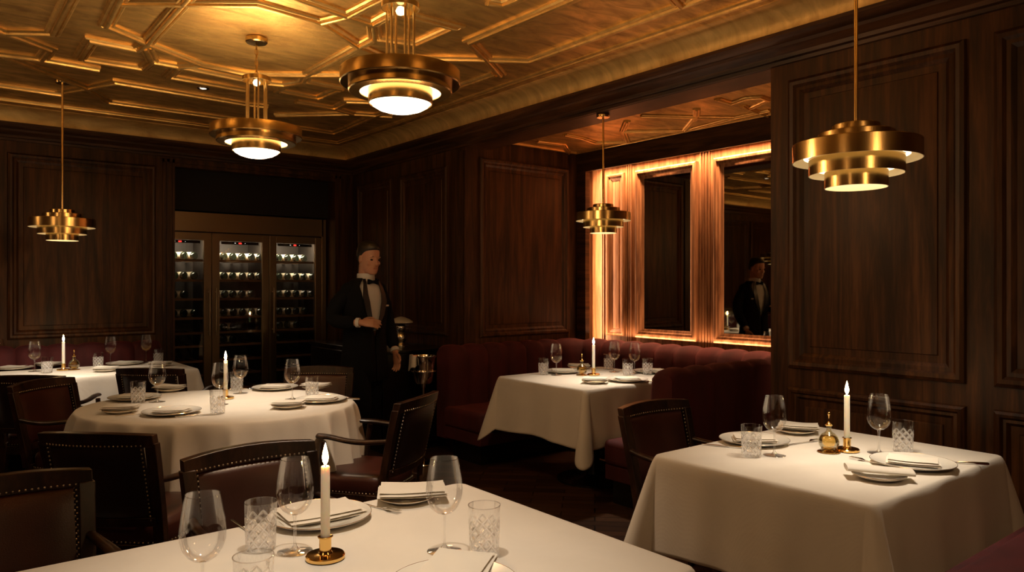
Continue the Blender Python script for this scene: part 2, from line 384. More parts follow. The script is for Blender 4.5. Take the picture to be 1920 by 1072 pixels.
# the pattern goes on over the part of the room beside and behind the camera
for cx,cy in ((.2,.3),(2.0,.2),(-.7,2.2),(2.6,-1.2),(.3,-1.3)):
    pts=[(cx+.62*math.cos(a),cy+.62*math.sin(a)) for a in [PI/8+PI/4*i for i in range(9)]]; reed(cm,pts,ZC)
    for i in (0,2,4,6):
        a=PI/8+PI/4*i; reed(cm,[(cx+.62*math.cos(a),cy+.62*math.sin(a)),(cx+.85*math.cos(a),cy+.85*math.sin(a))],ZC)
struct(cm.build('trim_11',M['goldtrim'],smooth=40))
am=MB()
for s_ in ([(1007,264),(1056,270),(1067,286)],[(1059,251),(1090,257),(1116,266),(1173,265)],[(1176,226),(1168,244),(1176,265)],[(1168,245),(1284,244),(1377,219),(1444,205)],
 [(1202,215),(1306,218),(1284,244)],[(1306,203),(1306,218),(1377,219)],[(1345,184),(1371,192),(1400,182),(1425,180),(1442,186),(1404,203),(1392,196)],[(1404,203),(1440,215)]):
    reed(am,[cl(*p,ZA) for p in s_],ZA,w=.028,h=.022)
reed(am,[(XW+.29,YN+.05),(XW+.29,YS-.05),(XH-.05,YS-.05),(XH-.05,YN+.05),(XW+.29,YN+.05)],ZA,w=.02,h=.018)
struct(am.build('trim_12',M['goldtrim'],smooth=40))
# baseboards
struct(MB().box(XL,OX0-.11,YB-.03,YB,0,.12).build('baseboard_back',M['wood_h'],smooth=0,bevel=.006))
struct(MB().box(XW-.03,XW,YR,YN,0,.12).build('baseboard_right',M['wood_h'],smooth=0,bevel=.006))
struct(MB().box(XW-.03,XW,YS,YB,0,.12).build('baseboard_far',M['wood_h'],smooth=0,bevel=.006))
# ------------------------------------------------------------------ tables and cloths
TT=.742
def cloth_mesh(base,topz,name,label,group=None,seed=1):
    """base: list of (x,y,nx,ny,L,fold,dx,dy) round the table edge"""
    rnd=random.Random(seed); n=14; mb=MB(); R=[]
    cx=sum(b[0] for b in base)/len(base); cy=sum(b[1] for b in base)/len(base)
    for k in (.0,.5,.97): R.append([(cx+(b[0]-cx)*k if k else cx+(b[0]-cx)*.02, cy+(b[1]-cy)*(k if k else .02), topz) for b in base])
    R.append([(b[0]-b[2]*.006,b[1]-b[3]*.006,topz-.0005) for b in base])
    R.append([(b[0]+b[2]*.002,b[1]+b[3]*.002,topz-.004) for b in base])
    for j in range(1,n+1):
        q=j/n; row=[]
        for (x,y,nx,ny,L,fl,dx,dy) in base:
            s=q*L; ox=nx*(.006+s*.05)+dx*s+fl*q**.6*nx; oy=ny*(.006+s*.05)+dy*s+fl*q**.6*ny
            o=math.hypot(ox,oy); row.append((x+ox,y+oy,topz-.006-math.sqrt(max(0,s*s-min(o,s*.6)**2))))
        R.append(row)
    mb.rings(R,cap0=True,cap1=False)
    o=mb.build(name,M['cloth'],smooth=180,sub=1)
    so=o.modifiers.new('thick','SOLIDIFY'); so.thickness=.0025; so.offset=-1
    return tag(o,label,'tablecloth',group)
def rect_cloth(x0,x1,y0,y1,L,label,seed,fl=.0,lobe=.24,skew=0):
    rnd=random.Random(seed); B=[]; c=[(x0,y0),(x1,y0),(x1,y1),(x0,y1)]; N=[(0,-1),(1,0),(0,1),(-1,0)]
    ph=rnd.random()*6
    for i in range(4):
        a=Vector(c[i]); b=Vector(c[(i+1)%4]); n1=N[i]; n2=N[(i+1)%4]; m=22; ln=(b-a).length
        for k in range(m):
            p=a.lerp(b,.03/ln+(1-.06/ln)*k/(m-1)); t=k/(m-1)
            wv=.013*math.sin(2*PI*t*ln/.42+ph+i)*min(1,4*t,4*(1-t))+.004*math.sin(2*PI*t*ln/.17+2*ph)
            edge=math.exp(-(min(t,1-t)*ln/.10)**2)
            B.append((p.x,p.y,n1[0],n1[1],L+.010*math.sin(7*t+ph),fl+wv+.012*edge,0,0))
        m=12
        for k in range(m):
            f=(k+.5)/m*PI/2; cc,ss=math.cos(f),math.sin(f); dr=(n1[0]*cc+n2[0]*ss,n1[1]*cc+n2[1]*ss)
            dg=((n1[0]+n2[0])*.7071,(n1[1]+n2[1])*.7071); tg=((n2[0]-n1[0])*.7071,(n2[1]-n1[1])*.7071)
            q=math.sin(2*f)**1.3; r=.03
            q2=-.075*math.sin(4*f)+skew*q
            px=b.x-(n1[0]+n2[0])*r+dr[0]*r; py=b.y-(n1[1]+n2[1])*r+dr[1]*r
            B.append((px,py,dr[0],dr[1],L*(1+.36*math.sin(2*f)**1.5),fl,dg[0]*lobe*q+tg[0]*q2,dg[1]*lobe*q+tg[1]*q2))
    return cloth_mesh(B,.75,'tablecloth',label)
def table(x0,x1,y0,y1,label,rnd_=False,rz=0):
    t=thing('dining_table',label,'table',((x0+x1)/2,(y0+y1)/2,0),rz); a=(x1-x0)/2-.004; b=(y1-y0)/2-.004
    if rnd_: MB().lathe([(0,.715),(.98,.715),(1,.722),(1,.736),(.99,TT),(0,TT)],48,sx=a,sy=b).build('tabletop',M['chairwood'],t)
    else: MB().box(-a,a,-b,b,.71,TT).build('tabletop',M['chairwood'],t,bevel=.006)
    MB().lathe([(0,.04),(.06,.04),(.045,.12),(.038,.35),(.05,.62),(.09,.71),(0,.71)],20).build('pedestal',M['black'],t)
    MB().lathe([(0,0),(.27,0),(.27,.012),(.10,.03),(.06,.045),(0,.045)],32).build('base',M['black'],t)
    return t
T1=(.02,1.445,1.10,2.085); T3=(.10,1.765,6.27,7.03); T4=(2.275,3.345,1.075,1.95); T5=(3.345,4.42,3.43,4.36)
table(*T1,'table under the nearest white cloth in front of the camera, edge hidden by linen')
rect_cloth(*T1,.36,'white cloth on the nearest table with two wine glasses and a lit candle',3)
table(*T4,'square table below the ivory cloth beside the wood panelled wall')
rect_cloth(*T4,.36,'ivory cloth with pointed corner falls on the square table by the panelled wall',11,fl=.008,skew=.06,lobe=.27)
table(*T3,'rectangular table below the cloth in front of the back wall banquette')
rect_cloth(*T3,.33,'white cloth on the far table before the back wall banquette',5)
table(*T5,'square table inside the alcove banquette under a white cloth')
rect_cloth(*T5,.37,'white cloth with drooping corner points on the alcove booth table',8,fl=.004,lobe=.26,skew=-.03)
RX,RY=room(-1.655,4.20); RA,RB=.745,.625
table(RX-RA,RX+RA,RY-RB,RY+RB,'round table under the full length white cloth in the middle of the room',True,-YAW)
rd=random.Random(4); B=[]; NN=240
for i in range(NN):
    a=2*PI*i/NN; x,y=RA*math.cos(a),RB*math.sin(a); nx,ny=math.cos(a)/RA,math.sin(a)/RB; l=math.hypot(nx,ny); nx/=l; ny/=l
    wv=1-2*abs(math.sin(9*a+1.3*math.sin(3*a)+.7*math.sin(5*a+1)))**.75
    X,Y=room(x,y); U,V=room(nx,ny)
    B.append((RX+X,RY+Y,U,V,.33+.05*abs(math.sin(2*a+.4))**2,.035+.042*wv+.008*math.sin(37*a),0,0))
cloth_mesh(B,.75,'tablecloth','white cloth falling in soft folds around the round table')

# ------------------------------------------------------------------ chairs
def make_chair(label,loc,rz):
    t=thing('dining_chair',label,'chair',loc,rz,None)
    yb=lambda z:-.235-.10*max(0,(z-.40)/.47)**1.15           # rake of the back
    cur=lambda x:-.045*(1-(x/.25)**2)                          # curve in plan
    # seat
    mb=MB(); R=[]
    for z,k in ((.375,.97),(.395,1),(.44,1),(.462,.97),(.475,.88),(.482,.6)):
        r=[]
        for i in range(28):
            a=2*PI*i/28; c,s=math.cos(a),math.sin(a); e=.32
            x=.245*math.copysign(abs(c)**e,c)*k; y=.25*math.copysign(abs(s)**e,s)*k+.02
            r.append((x*(1-.07*(y<0)),y,z))
        R.append(r)
    mb.rings(R); seat=mb.build('seat',M['leather'],t,smooth=60)
    nb_=MB()
    Q=[]
    for i in range(721):
        a=2*PI*i/720; c,s=math.cos(a),math.sin(a); e=.32
        Q.append((.246*math.copysign(abs(c)**e,c)*.985,.25*math.copysign(abs(s)**e,s)*.995+.02))
    acc=1
    for q0,q1 in zip(Q[:-1],Q[1:]):
        L0=math.dist(q0,q1); k0=max(1,int(L0/.001))
        for k in range(k0):
            acc+=L0/k0; w_=(k+1)/k0
            if acc>=.0195: acc=0; nb_.sphere((q0[0]+(q1[0]-q0[0])*w_,q0[1]+(q1[1]-q0[1])*w_,.385),.0045,6)
    nb_.build('nailhead_rivet',M['nail'],seat,smooth=60)
    MB().box(-.225,.225,.215,.262,.315,.376).box(-.225,.225,-.235,-.19,.315,.376).box(-.24,-.20,-.22,.25,.315,.376).box(.20,.24,-.22,.25,.315,.376).build('seat_rail',M['chairwood'],t,bevel=.004)
    for sx in (-1,1):
        MB().rings([[(sx*.222+a*w_,.235+b*w_,z) for a,b in ((-1,-1),(1,-1),(1,1),(-1,1))] for z,w_ in ((0,.013),(.32,.023),(.376,.023))]).build('leg',M['chairwood'],t,bevel=.003)
        MB().rings([[(sx*.215+a*w_,-.22-.05*max(0,(.25-z)/.25)+b*w_,z) for a,b in ((-1,-1),(1,-1),(1,1),(-1,1))] for z,w_ in ((0,.014),(.15,.018),(.30,.022),(.40,.022))]).build('leg',M['chairwood'],t,bevel=.003)
    # back frame: stiles, top and bottom rails as bars following the curve
    fr=MB(); D=.020
    for sx in (-1,1):
        R=[]
        for i in range(9):
            z=.38+i*.0575; x=sx*(.222+.016*i/8)
            R.append([(x+a*.024,yb(z)+b*D,z) for a,b in ((-1,-1),(1,-1),(1,1),(-1,1))])
        fr.rings(R)
    for z0,z1 in ((.825,.878),(.475,.515)):
        R=[]
        for i in range(13):
            x=-.255+.51*i/12
            arch=.012*(1-(x/.25)**2) if z0>.8 else 0
            if abs(x)>.24 and z0<.8: x=math.copysign(.225,x)
            R.append([(x,yb(z)+cur(x)*(1 if abs(x)<.25 else 0)+b*D,z+(arch if b2 else 0)) for z,b,b2 in ((z0,-1,0),(z0,1,0),(z1,1,1),(z1,-1,1))])
        fr.rings(R)
    fr.build('back_frame',M['chairwood'],t,bevel=.003)
    def pad(sgn,mt,nm):
        mb=MB(); nx,nz=14,12; G=[]
        for j in range(nz+1):
            for i in range(nx+1):
                u=i/nx*2-1; v=j/nz*2-1; x=u*.20; z=.67+v*.158
                bl=.020*(1-abs(u)**5)*(1-abs(v)**5)
                G.append((x,yb(z)+cur(x)+sgn*(.014+bl),z))
        n=len(G); G+= [(x,yb(z)+cur(x),z) for (x,y,z) in G]
        f=[]; W=nx+1
        for j in range(nz):
            for i in range(nx): a=j*W+i; q=(a,a+1,a+W+1,a+W); f.append(q if sgn<0 else q[::-1])
        bd=[i for i in range(nx)]+[nx+W*j for j in range(nz)]+[nz*W+nx-i for i in range(nx)]+[W*(nz-j) for j in range(nz)]
        for a,b in zip(bd,bd[1:]+bd[:1]): f.append((a,b,n+b,n+a))
        mb.add(G,f); o=mb.build(nm,mt,t,smooth=80)
        nl=MB()
        def nail(x,z): nl.sphere((x,yb(z)+cur(x)+sgn*.0205,z),.0042,6,sc=(1,.7,1))
        k=24
        for i in range(k+1): nail(-.207+.414*i/k,.834)
        for i in range(18):
            z=.505+i*.0183
            nail(-.207,z); nail(.207,z)
        nl.build('nailhead_rivet',M['nail'],o,smooth=60)
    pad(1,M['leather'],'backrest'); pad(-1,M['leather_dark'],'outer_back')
    for sx in (-1,1):
        pts=[]
        for i in range(13):
            q=i/12; y=-.275+.42*q; z=.672-.012*math.sin(PI*min(1,q*1.25))+.006*q; x=sx*(.240+.022*math.sin(PI*min(1,q*1.1)))
            pts.append((x,y,z))
        mb=MB(); R=[]
        for i,p in enumerate(pts):
            w_=.017+.010*(i/12); h_=.014
            R.append([(p[0]+w_*math.cos(a),p[1],p[2]+h_*math.sin(a)) for a in [PI/6+2*PI*k/10 for k in range(10)]])
        mb.rings(R); arm=mb.build('armrest',M['chairwood'],t,smooth=50)
        MB().tube([(sx*.232,.10,.345),(sx*.238,.105,.45),(sx*.258,.115,.56),(sx*.262,.10,.655)],[.017,.018,.015,.017],8).build('arm_post',M['chairwood'],arm)
    return t
def cpos(x,d): X,Y=room(x,d); return (X,Y,0)
CH=[ # base position of the chair, direction faced, label
 ((2.855,2.125,0),face(-.02,-1),'leather armchair with its front toward us, between the alcove booth and the square table'),
 ((.955,2.345,0),face(.08,-1),'leather armchair behind the wine glass and candle of the nearest table'),
 ((.205,2.38,0),face(.05,-1),'leather armchair cut by the frame corner at the left end of the nearest table'),
 (cpos(-1.62,3.27),camdir(.10,1),'dark armchair seen from behind in front of the round table'),
 (cpos(-2.57,4.50),camdir(1,-.18),'leather armchair turned sideways at the left side of the round table'),
 (cpos(-.805,4.02),camdir(-.95,.30),'armchair seen from the side between the round table and the waiter aisle'),
 (cpos(-1.38,5.00),camdir(.0,-1),'leather armchair behind the round table in front of the wine cooler'),
 (cpos(-2.55,5.575),camdir(.05,1),'dark armchair seen from behind at the corner of the far banquette table'),
 (cpos(-3.18,5.15),camdir(-.05,1),'dark armchair seen from behind and cut by the photo edge at the far banquette table'),
]
for i,(p,rz,lb) in enumerate(CH):
    if i==0: ch0=make_chair(lb,p,rz); ch0.scale=(.95,)*3
    else: dup(ch0,p,rz,lb)

# ------------------------------------------------------------------ banquettes
def path_pts(pts,r=.18,step=.025):
    """polyline in XY with rounded corners, resampled"""
    P=[Vector((p[0],p[1])) for p in pts]; out=[P[0]]
    for i in range(1,len(P)-1):
        a=(P[i-1]-P[i]).normalized(); b=(P[i+1]-P[i]).normalized(); s=P[i]+a*r; e=P[i]+b*r; c=P[i]+(a+b)*r
        for k in range(9):
            q=k/8*PI/2; out.append(c-b*r*math.cos(q)-a*r*math.sin(q))
    out.append(P[-1]); res=[out[0]]; acc=0
    L=[0]
    for a,b in zip(out[:-1],out[1:]): L.append(L[-1]+(b-a).length)
    n=int(L[-1]/step); j=0; res=[]
    for k in range(n+1):
        d=L[-1]*k/n
        while j<len(L)-2 and L[j+1]<d: j+=1
        q=(d-L[j])/max(1e-9,L[j+1]-L[j]); p=out[j].lerp(out[j+1],q); t=(out[j+1]-out[j]).normalized()
        res.append((p,t,d))
    return res,L[-1]
def ch_back(pts,side,z0,z1,th,name,parent,chan=.2,r=.2):
    """channelled backrest; side=+1: cushion face to the right of the travel direction"""
    P,L=path_pts(pts,r); n=max(1,round(L/chan)); R=[]
    for p,t,d in P:
        nr=Vector((t.y,-t.x))*side; u=(d/L*n)%1.0; b=math.sqrt(max(0,1-(2*u-1)**2))
        bg=.055*b; zt=z1-.03+.03*b; row=[]
        for o,z in ((0,z0),(.02+bg*.8,z0),(.02+bg,z0+.12),(.018+bg,z1-.16),(.010+bg*.95,z1-.07),(-.012+bg*.6,zt-.02),(-.045+bg*.2,zt),(-th+.03,zt),(-th,zt-.035),(-th,z0)):
            row.append((p.x+nr.x*o,p.y+nr.y*o,z))
        R.append(row)
    mb=MB(); mb.rings(R); return mb.build(name,M['velvet'],parent,smooth=50)
def cushion(x0,x1,y0,y1,z0,z1,parent,name='seat_cushion',b=.035):
    cx,cy,cz=(x0+x1)/2,(y0+y1)/2,0
    o=MB().box(x0,x1,y0,y1,z0,z1).build(name,M['velvet'],parent,bevel=b,seg=4); return o
ba=thing('corner_banquette','burgundy velvet channelled banquette running around three sides of the alcove','banquette',(XM-.12,(YN+YS)/2,0))
lx,ly=-ba.location.x,-ba.location.y
def L_(p): return (p[0]+lx,p[1]+ly)
XI=4.93
ch_back([L_(p) for p in ((3.40,5.14),(XI,5.14),(XI,2.96),(3.47,2.96))],1,.16,.925,.13,'backrest',ba,chan=.21,r=.30)
for a in ((3.37,XI-.0,4.62,5.13),(4.50,XI,3.42,4.60),(3.45,XI,2.97,3.38)):
    x0,x1,y0,y1=a; cushion(x0+lx,x1+lx,y0+ly,y1+ly,.27,.43,ba)
    MB().box(x0+lx+.02,x1+lx,y0+ly+.02,y1+ly,.17,.27).build('seat_base',M['velvet'],ba,bevel=.01)
    MB().box(x0+lx+.10,x1+lx-.05,y0+ly+.12,y1+ly,0,.17).build('plinth',M['black'],ba)
bb=thing('wall_banquette','dark burgundy velvet banquette along the back wall left of the wine cooler','banquette',(0,7.40,0))
ch_back([(-1.6,-.13),(1.72,-.13)],1,.16,.93,.12,'backrest',bb,chan=.22)
cushion(-1.6,1.70,-.52,-.12,.27,.43,bb); MB().box(-1.58,1.68,-.49,-.12,.17,.27).build('seat_base',M['velvet'],bb,bevel=.01); MB().box(-1.5,1.6,-.42,-.1,0,.17).build('plinth',M['black'],bb)
bc=thing('wall_banquette','burgundy velvet bench seat below the square table at the bottom right corner','banquette',(3.0,.71,0))
cushion(-.58,.68,-.25,.22,.42,.555,bc,b=.025); MB().box(-.60,.69,-.25,.275,.16,.52).build('seat_base',M['velvet'],bc,bevel=.02); MB().box(-.5,.6,-.2,.15,0,.16).build('plinth',M['black'],bc)
ch_back([(-.58,-.30),(.68,-.30)],-1,.16,.93,.12,'backrest',bc)
# ------------------------------------------------------------------ tableware
TZ=.7535
PROTO={}
def proto_wineglass():
    t=thing('wine_glass','x','wine glass',(0,0,0))
    bowl=[(.0345,.233),(.0385,.215),(.0435,.185),(.0462,.158),(.0455,.138),(.040,.120),(.030,.105),(.018,.096),(.006,.092),(0,.0915)]
    inn=[(r-.0011,z) for r,z in bowl[:-1]]
    mb=MB(); mb.lathe([(r,z) for r,z in reversed(bowl)],40); mb.build('bowl',M['glass'],t,smooth=60)
    MB().lathe([(.0335,.2325),(.0349,.2325),(.0349,.2342),(.0335,.2342)],40,loop=True).build('rim',M['glass_solid'],t,smooth=60)
    MB().lathe([(0,.092),(.0065,.0925),(.0045,.085),(.0036,.07),(.0034,.04),(.0042,.018),(.009,.008),(.020,.004),(.0425,.0018),(.0435,.0008),(.042,0),(0,0)],32).build('stem_and_foot',M['glass_solid'],t,smooth=60)
    return t
def proto_tumbler():
    t=thing('crystal_tumbler','x','tumbler',(0,0,0))
    mb=MB(); mb.lathe([(0,0),(.034,0),(.0365,.003),(.0385,.06),(.0405,.121),(.0395,.1215),(.0375,.06),(.0350,.012),(0,.009)],48); mb.build('body',M['cut'],t,smooth=50)
    MB().lathe([(.0391,.1205),(.0409,.1205),(.0409,.1222),(.0391,.1222)],40,loop=True).build('rim',M['glass_solid'],t,smooth=60)
    return t
def proto_candle():
    t=thing('candle','x','candle',(0,0,0))
    MB().lathe([(0,.030),(.0115,.030),(.0110,.223),(.009,.226),(.0045,.2235),(0,.223)],20).build('wax_taper',M['wax'],t,smooth=50)
    MB().tube([(0,0,.222),(.0005,0,.229),(.0015,0,.234)],.0011,6).build('wick',M['wick'],t)
    MB().lathe([(0,.2275),(.0032,.231),(.0064,.238),(.0078,.246),(.0070,.255),(.0045,.266),(.0020,.276),(0,.283)],12).build('flame',M['flame'],t,smooth=80)
    return t
def proto_holder():
    t=thing('candlestick','x','candle holder',(0,0,0))
    MB().lathe([(0,0),(.044,0),(.0475,.002),(.0475,.009),(.045,.0115),(.030,.012),(.018,.0135),(.0155,.018),(0,.018)],40).build('base',M['brass_bright'],t,smooth=40)
    MB().lathe([(0,.018),(.0145,.018),(.0145,.050),(.018,.052),(.0185,.054),(.0165,.055),(.0125,.054),(.0125,.030),(0,.0295)],32).build('socket',M['brass_bright'],t,smooth=40)
    return t
def proto_plate(r,nm):
    t=thing(nm,'x','plate',(0,0,0))
    MB().lathe([(0,0),(.58*r,0),(.62*r,.003),(.80*r,.009),(r*.99,.0155),(r,.017),(r*.99,.0185),(.82*r,.0125),(.66*r,.0075),(.60*r,.0055),(0,.0055)],64).build('dish',M['china'],t,smooth=50)
    MB().lathe([(r*.988,.0182),(r*.994,.0190),(r*1.0,.0184),(r*.994,.0178)],64,loop=True).build('gold_rim',M['brass_bright'],t,smooth=60)
    return t
def proto_napkin():
    o=None; mb=MB(); rd=random.Random(3)
    for k,(w_,d_,rot,ox,oy) in enumerate(((.088,.058,.0,0,0),(.086,.056,.05,.003,-.004),(.082,.054,-.02,.001,.003))):
        z=.0008+k*.0058; nx,ny=14,10; G=[]
        for s in (0,1):
            for j in range(ny+1):
                for i in range(nx+1):
                    u=i/nx*2-1; v=j/ny*2-1; e=(1-abs(u)**6)*(1-abs(v)**6)
                    x=u*w_; y=v*d_; zz=z+(.0036+.0036*e*(1 if s else -1))+.0012*math.sin(3*u+2*v+k)*(1 if s else .4)+.0015*(k+1)*(u*u)*.6
                    G.append((x*math.cos(rot)-y*math.sin(rot)+ox,x*math.sin(rot)+y*math.cos(rot)+oy,zz))
        W=nx+1; n=W*(ny+1); f=[]
        for j in range(ny):
            for i in range(nx):
                a=j*W+i; f.append((a,a+W,a+W+1,a+1)); f.append((n+a,n+a+1,n+a+W+1,n+a+W))
        bd=[i for i in range(nx)]+[nx+W*j for j in range(ny)]+[ny*W+nx-i for i in range(nx)]+[W*(ny-j) for j in range(ny)]
        for a,b in zip(bd,bd[1:]+bd[:1]): f.append((a,b,n+b,n+a))
        mb.add(G,f)
    return tag(mb.build('folded_napkin',M['napkin'],smooth=50),'x','napkin')
def proto_roll():
    mb=MB(); R=[]
    for i in range(25):
        a=i/24; x=-.085+.17*a; w_=.032+.002*math.sin(6*a)
        R.append([(x,w_*math.cos(q)*(1 if math.sin(q)>0 else 1.05),.013+.012*math.sin(q)+.004*math.cos(PI*a)) for q in [2*PI*k/18 for k in range(18)]])
    mb.rings(R); return tag(mb.build('folded_napkin',M['napkin'],smooth=50),'x','napkin')
def flatpiece(out,z0,z1,bow=0):
    mb=MB(); n=len(out)
    mb.rings([[(x,y,z0+bow*(y/.1)**2) for x,y in out],[(x,y,z1+bow*(y/.1)**2) for x,y in out]]); return mb
def proto_fork():
    t=thing('table_fork','x','fork',(0,0,0))
    h=[(-.0028,-.10),(.0028,-.10),(.0042,-.09),(.0036,-.06),(.0020,-.01),(.0020,.03),(.0035,.038),(-.0035,.038),(-.0020,.03),(-.0020,-.01),(-.0036,-.06),(-.0042,-.09)]
    flatpiece(h,.001,.0035,.001).build('handle',M['silver'],t,bevel=.0007)
    mb=MB(); mb.add([(x,y,.002+(.004 if y>.05 else 0)) for x,y in ((-.0035,.038),(.0035,.038),(.0105,.055),(.0105,.064),(-.0105,.064),(-.0105,.055))]+[(x,y,.0042+(.004 if y>.05 else 0)) for x,y in ((-.0035,.038),(.0035,.038),(.0105,.055),(.0105,.064),(-.0105,.064),(-.0105,.055))],[(5,4,3,2,1,0),(6,7,8,9,10,11)]+[(i,(i+1)%6,6+(i+1)%6,6+i) for i in range(6)])
    for k in range(4):
        x=-.0088+k*.0059; mb.box(x-.0013,x+.0013,.063,.098,.0055,.0078)
    mb.build('tines',M['silver'],t,smooth=30); return t
def proto_knife():
    t=thing('table_knife','x','knife',(0,0,0))
    MB().tube([(0,-.115,.0045),(0,-.11,.0045),(0,-.06,.005),(0,-.012,.004),(0,-.006,.004)],[.003,.0055,.005,.004,.003],10,sy=.6).build('handle',M['silver'],t)
    b=[(-.004,-.008),(.006,-.006),(.0085,.03),(.0085,.075),(.005,.095),(-.003,.108),(-.005,.10),(-.005,.02)]
    flatpiece(b,.003,.0045).build('blade',M['silver'],t,bevel=.0005); return t
def proto_oil():
    t=thing('oil_flask','x','oil bottle',(0,0,0))
    MB().lathe([(0,.006),(.018,.006),(.030,.014),(.0385,.030),(.040,.044),(.036,.060),(.026,.073),(.014,.081),(.0095,.088),(.0095,.105),(.0125,.108),(.011,.111),(.008,.110),(.008,.088),(.0085,.083),(.024,.071),(.034,.059),(.038,.044),(.0365,.031),(.0285,.016),(0,.009)],32).build('flask',M['oilglass'],t,smooth=60)
    MB().lathe([(0,.010),(.028,.0165),(.0360,.031),(.0375,.044),(.0335,.059),(.0300,.063),(0,.063)],32).build('oil',M['oil'],t,smooth=50)
    MB().lathe([(0,.104),(.013,.106),(.0145,.110),(.010,.114),(.005,.118),(.0022,.124),(.0020,.146),(.0045,.150),(.005,.155),(.003,.159),(0,.160)],20).build('stopper',M['brass_bright'],t,smooth=60)
    MB().lathe([(0,0),(.042,0),(.044,.003),(.040,.005),(.024,.0055),(.018,.009),(.0,.0065)],32).build('saucer_base',M['brass_bright'],t,smooth=40)
    return t
PF=dict(wine=proto_wineglass,tumbler=proto_tumbler,candle=proto_candle,holder=proto_holder,plate=lambda:proto_plate(.145,'dinner_plate'),
        side=lambda:proto_plate(.088,'side_plate'),napkin=proto_napkin,roll=proto_roll,fork=proto_fork,knife=proto_knife,oil=proto_oil)
CANDLES=[]
def put(kind,u,v,label,rz=0,z=TZ,s=None,xy=None,rv=True):
    """u,v is where the middle of the foot stands in the photo"""
    x,y=xy if xy else at(u,v,z)
    rz=rz-YAW if rv else rz
    if kind not in PROTO:
        o=PF[kind](); PROTO[kind]=o; o.location=(x,y,z); o.rotation_euler=(0,0,rz); o['label']=label
        if s: o.scale=s if isinstance(s,tuple) else (s,)*3
    else: o=dup(PROTO[kind],(x,y,z),rz,label,scale=s)
    if not s and kind in PROTO: o.scale=(1,1,1)
    if kind=='candle': CANDLES.append((x,y,z+.25))
    return o
def candle(u,v,where,lean=0):
    put('holder',u,v,'polished brass candle holder '+where)
    o=put('candle',u,v,'lit ivory taper candle '+where,z=TZ,xy=at(u,v,TZ)); 
def setting(u,v,where,rz,nap='napkin',big=True,nrz=0,noff=(0,0),ns=None):
    k='plate' if big else 'side'
    p=put(k,u,v,('white dinner plate with thin gold rim ' if big else 'small white side plate ')+where,rz)
    x,y=at(u,v,TZ); h=.0195 if not big else .0065
    c_,s_=math.cos(rz-YAW),math.sin(rz-YAW)
    if nap: put(nap,0,0,('folded white napkin on the dinner plate ' if big else 'folded white napkin on the side plate ')+where,rz+nrz,z=TZ+(.0075 if big else .0195),xy=(x+noff[0],y+noff[1]),s=ns)
R=math.radians
# nearest table
candle(610,1046,'between the two wine glasses on the nearest table')
put('wine',553,1033,'wine glass just left of the candle on the nearest table')
put('wine',833,1032,'wine glass beside the cut tumbler at the far right of the nearest table')
put('wine',0,0,'large wine glass closest to the camera, its foot below the frame',xy=atd(380,1.545))
put('tumbler',489,1029,'cut crystal tumbler standing before the dinner plate on the nearest table')
put('tumbler',0,0,'cut crystal tumbler partly below the frame under the other tumbler',xy=atd(475,1.50))
put('tumbler',908,1037,'cut crystal tumbler right of the wine glass on the nearest table')
setting(600,973,'behind the candle on the nearest table',YAW,nrz=R(-4),noff=(.0,.01),ns=(1.3,1.3,1.05))
setting(762,938,'near the far corner of the nearest table',YAW,big=False,nrz=R(-30),noff=(.02,.0),ns=(1.2,1.2,1.05))
setting(850,1105,'at the bottom edge of the nearest table',YAW,nrz=R(38),noff=(.035,.05),ns=(1.3,1.3,1.05))
put('fork',705,951,'silver fork between the two napkins on the nearest table',R(-125))
put('fork',458,992,'silver fork left of the dinner plate on the nearest table',R(-140))
put('knife',952,1075,'silver knife lying right of the bottom plate on the nearest table',R(38))
# square table by the wall
candle(1588,845,'beside the oil flask on the square table')
put('oil',1554,847,'round flask of golden oil with brass stopper on the square table')
put('wine',1452,853,'wine glass in front of the left dinner plate on the square table')
put('wine',1648,849,'wine glass right of the candle on the square table')
put('tumbler',1409,855,'cut tumbler left of the wine glass on the square table')
put('tumbler',1693,846,'cut tumbler farthest right on the square table')
setting(1414,829,'at the left end of the square table',0,nrz=R(-10))
setting(1492,811,'near the far corner of the square table',0,big=False,nrz=R(-22),noff=(.02,0))
setting(1711,872,'at the right end of the square table',0,nrz=R(-28))
setting(1648,897,'at the front edge of the square table',0,nap='roll',big=False,nrz=R(-14),ns=(1.25,1.25,.9))
put('knife',1365,838,'silver knife left of the plate at the left end of the square table',R(62))
put('fork',1507,830,'silver fork between the two plates at the left end of the square table',R(-60))
put('fork',1640,868,'silver fork left of the right dinner plate on the square table',R(35))
put('knife',1790,868,'silver knife right of the dinner plate at the right end of the square table',R(75))
# alcove table
candle(1113,703,'on the alcove booth table')
put('oil',1091,703,'round oil flask left of the candle on the alcove booth table')
put('wine',1043,703,'wine glass left of the oil flask on the alcove booth table')
put('wine',1152,697,'wine glass right of the candle on the alcove booth table')
put('wine',1190,700,'rightmost wine glass on the alcove booth table')
put('tumbler',1019,702,'leftmost cut tumbler on the alcove booth table')
put('tumbler',1141,692,'cut tumbler behind the wine glass right of the alcove candle')
put('tumbler',1177,703,'cut tumbler in front of the rightmost wine glass on the alcove table')
put('tumbler',1214,702,'rightmost cut tumbler on the alcove booth table')
setting(1055,698,'at the left side of the alcove booth table',0)
setting(1085,691,'behind the oil flask on the alcove booth table',0,big=False)
setting(1115,718,'at the front corner of the alcove booth table',0,big=False,nrz=R(-15))
setting(1176,714,'along the front edge of the alcove booth table',0,nrz=R(10))
setting(1222,698,'behind the rightmost tumbler on the alcove booth table',0,nrz=R(5))
setting(1250,703,'beside the booth arm on the alcove booth table',0,big=False,nrz=R(20))
put('knife',1212,715,'silver knife at the front edge of the alcove booth table',R(70))
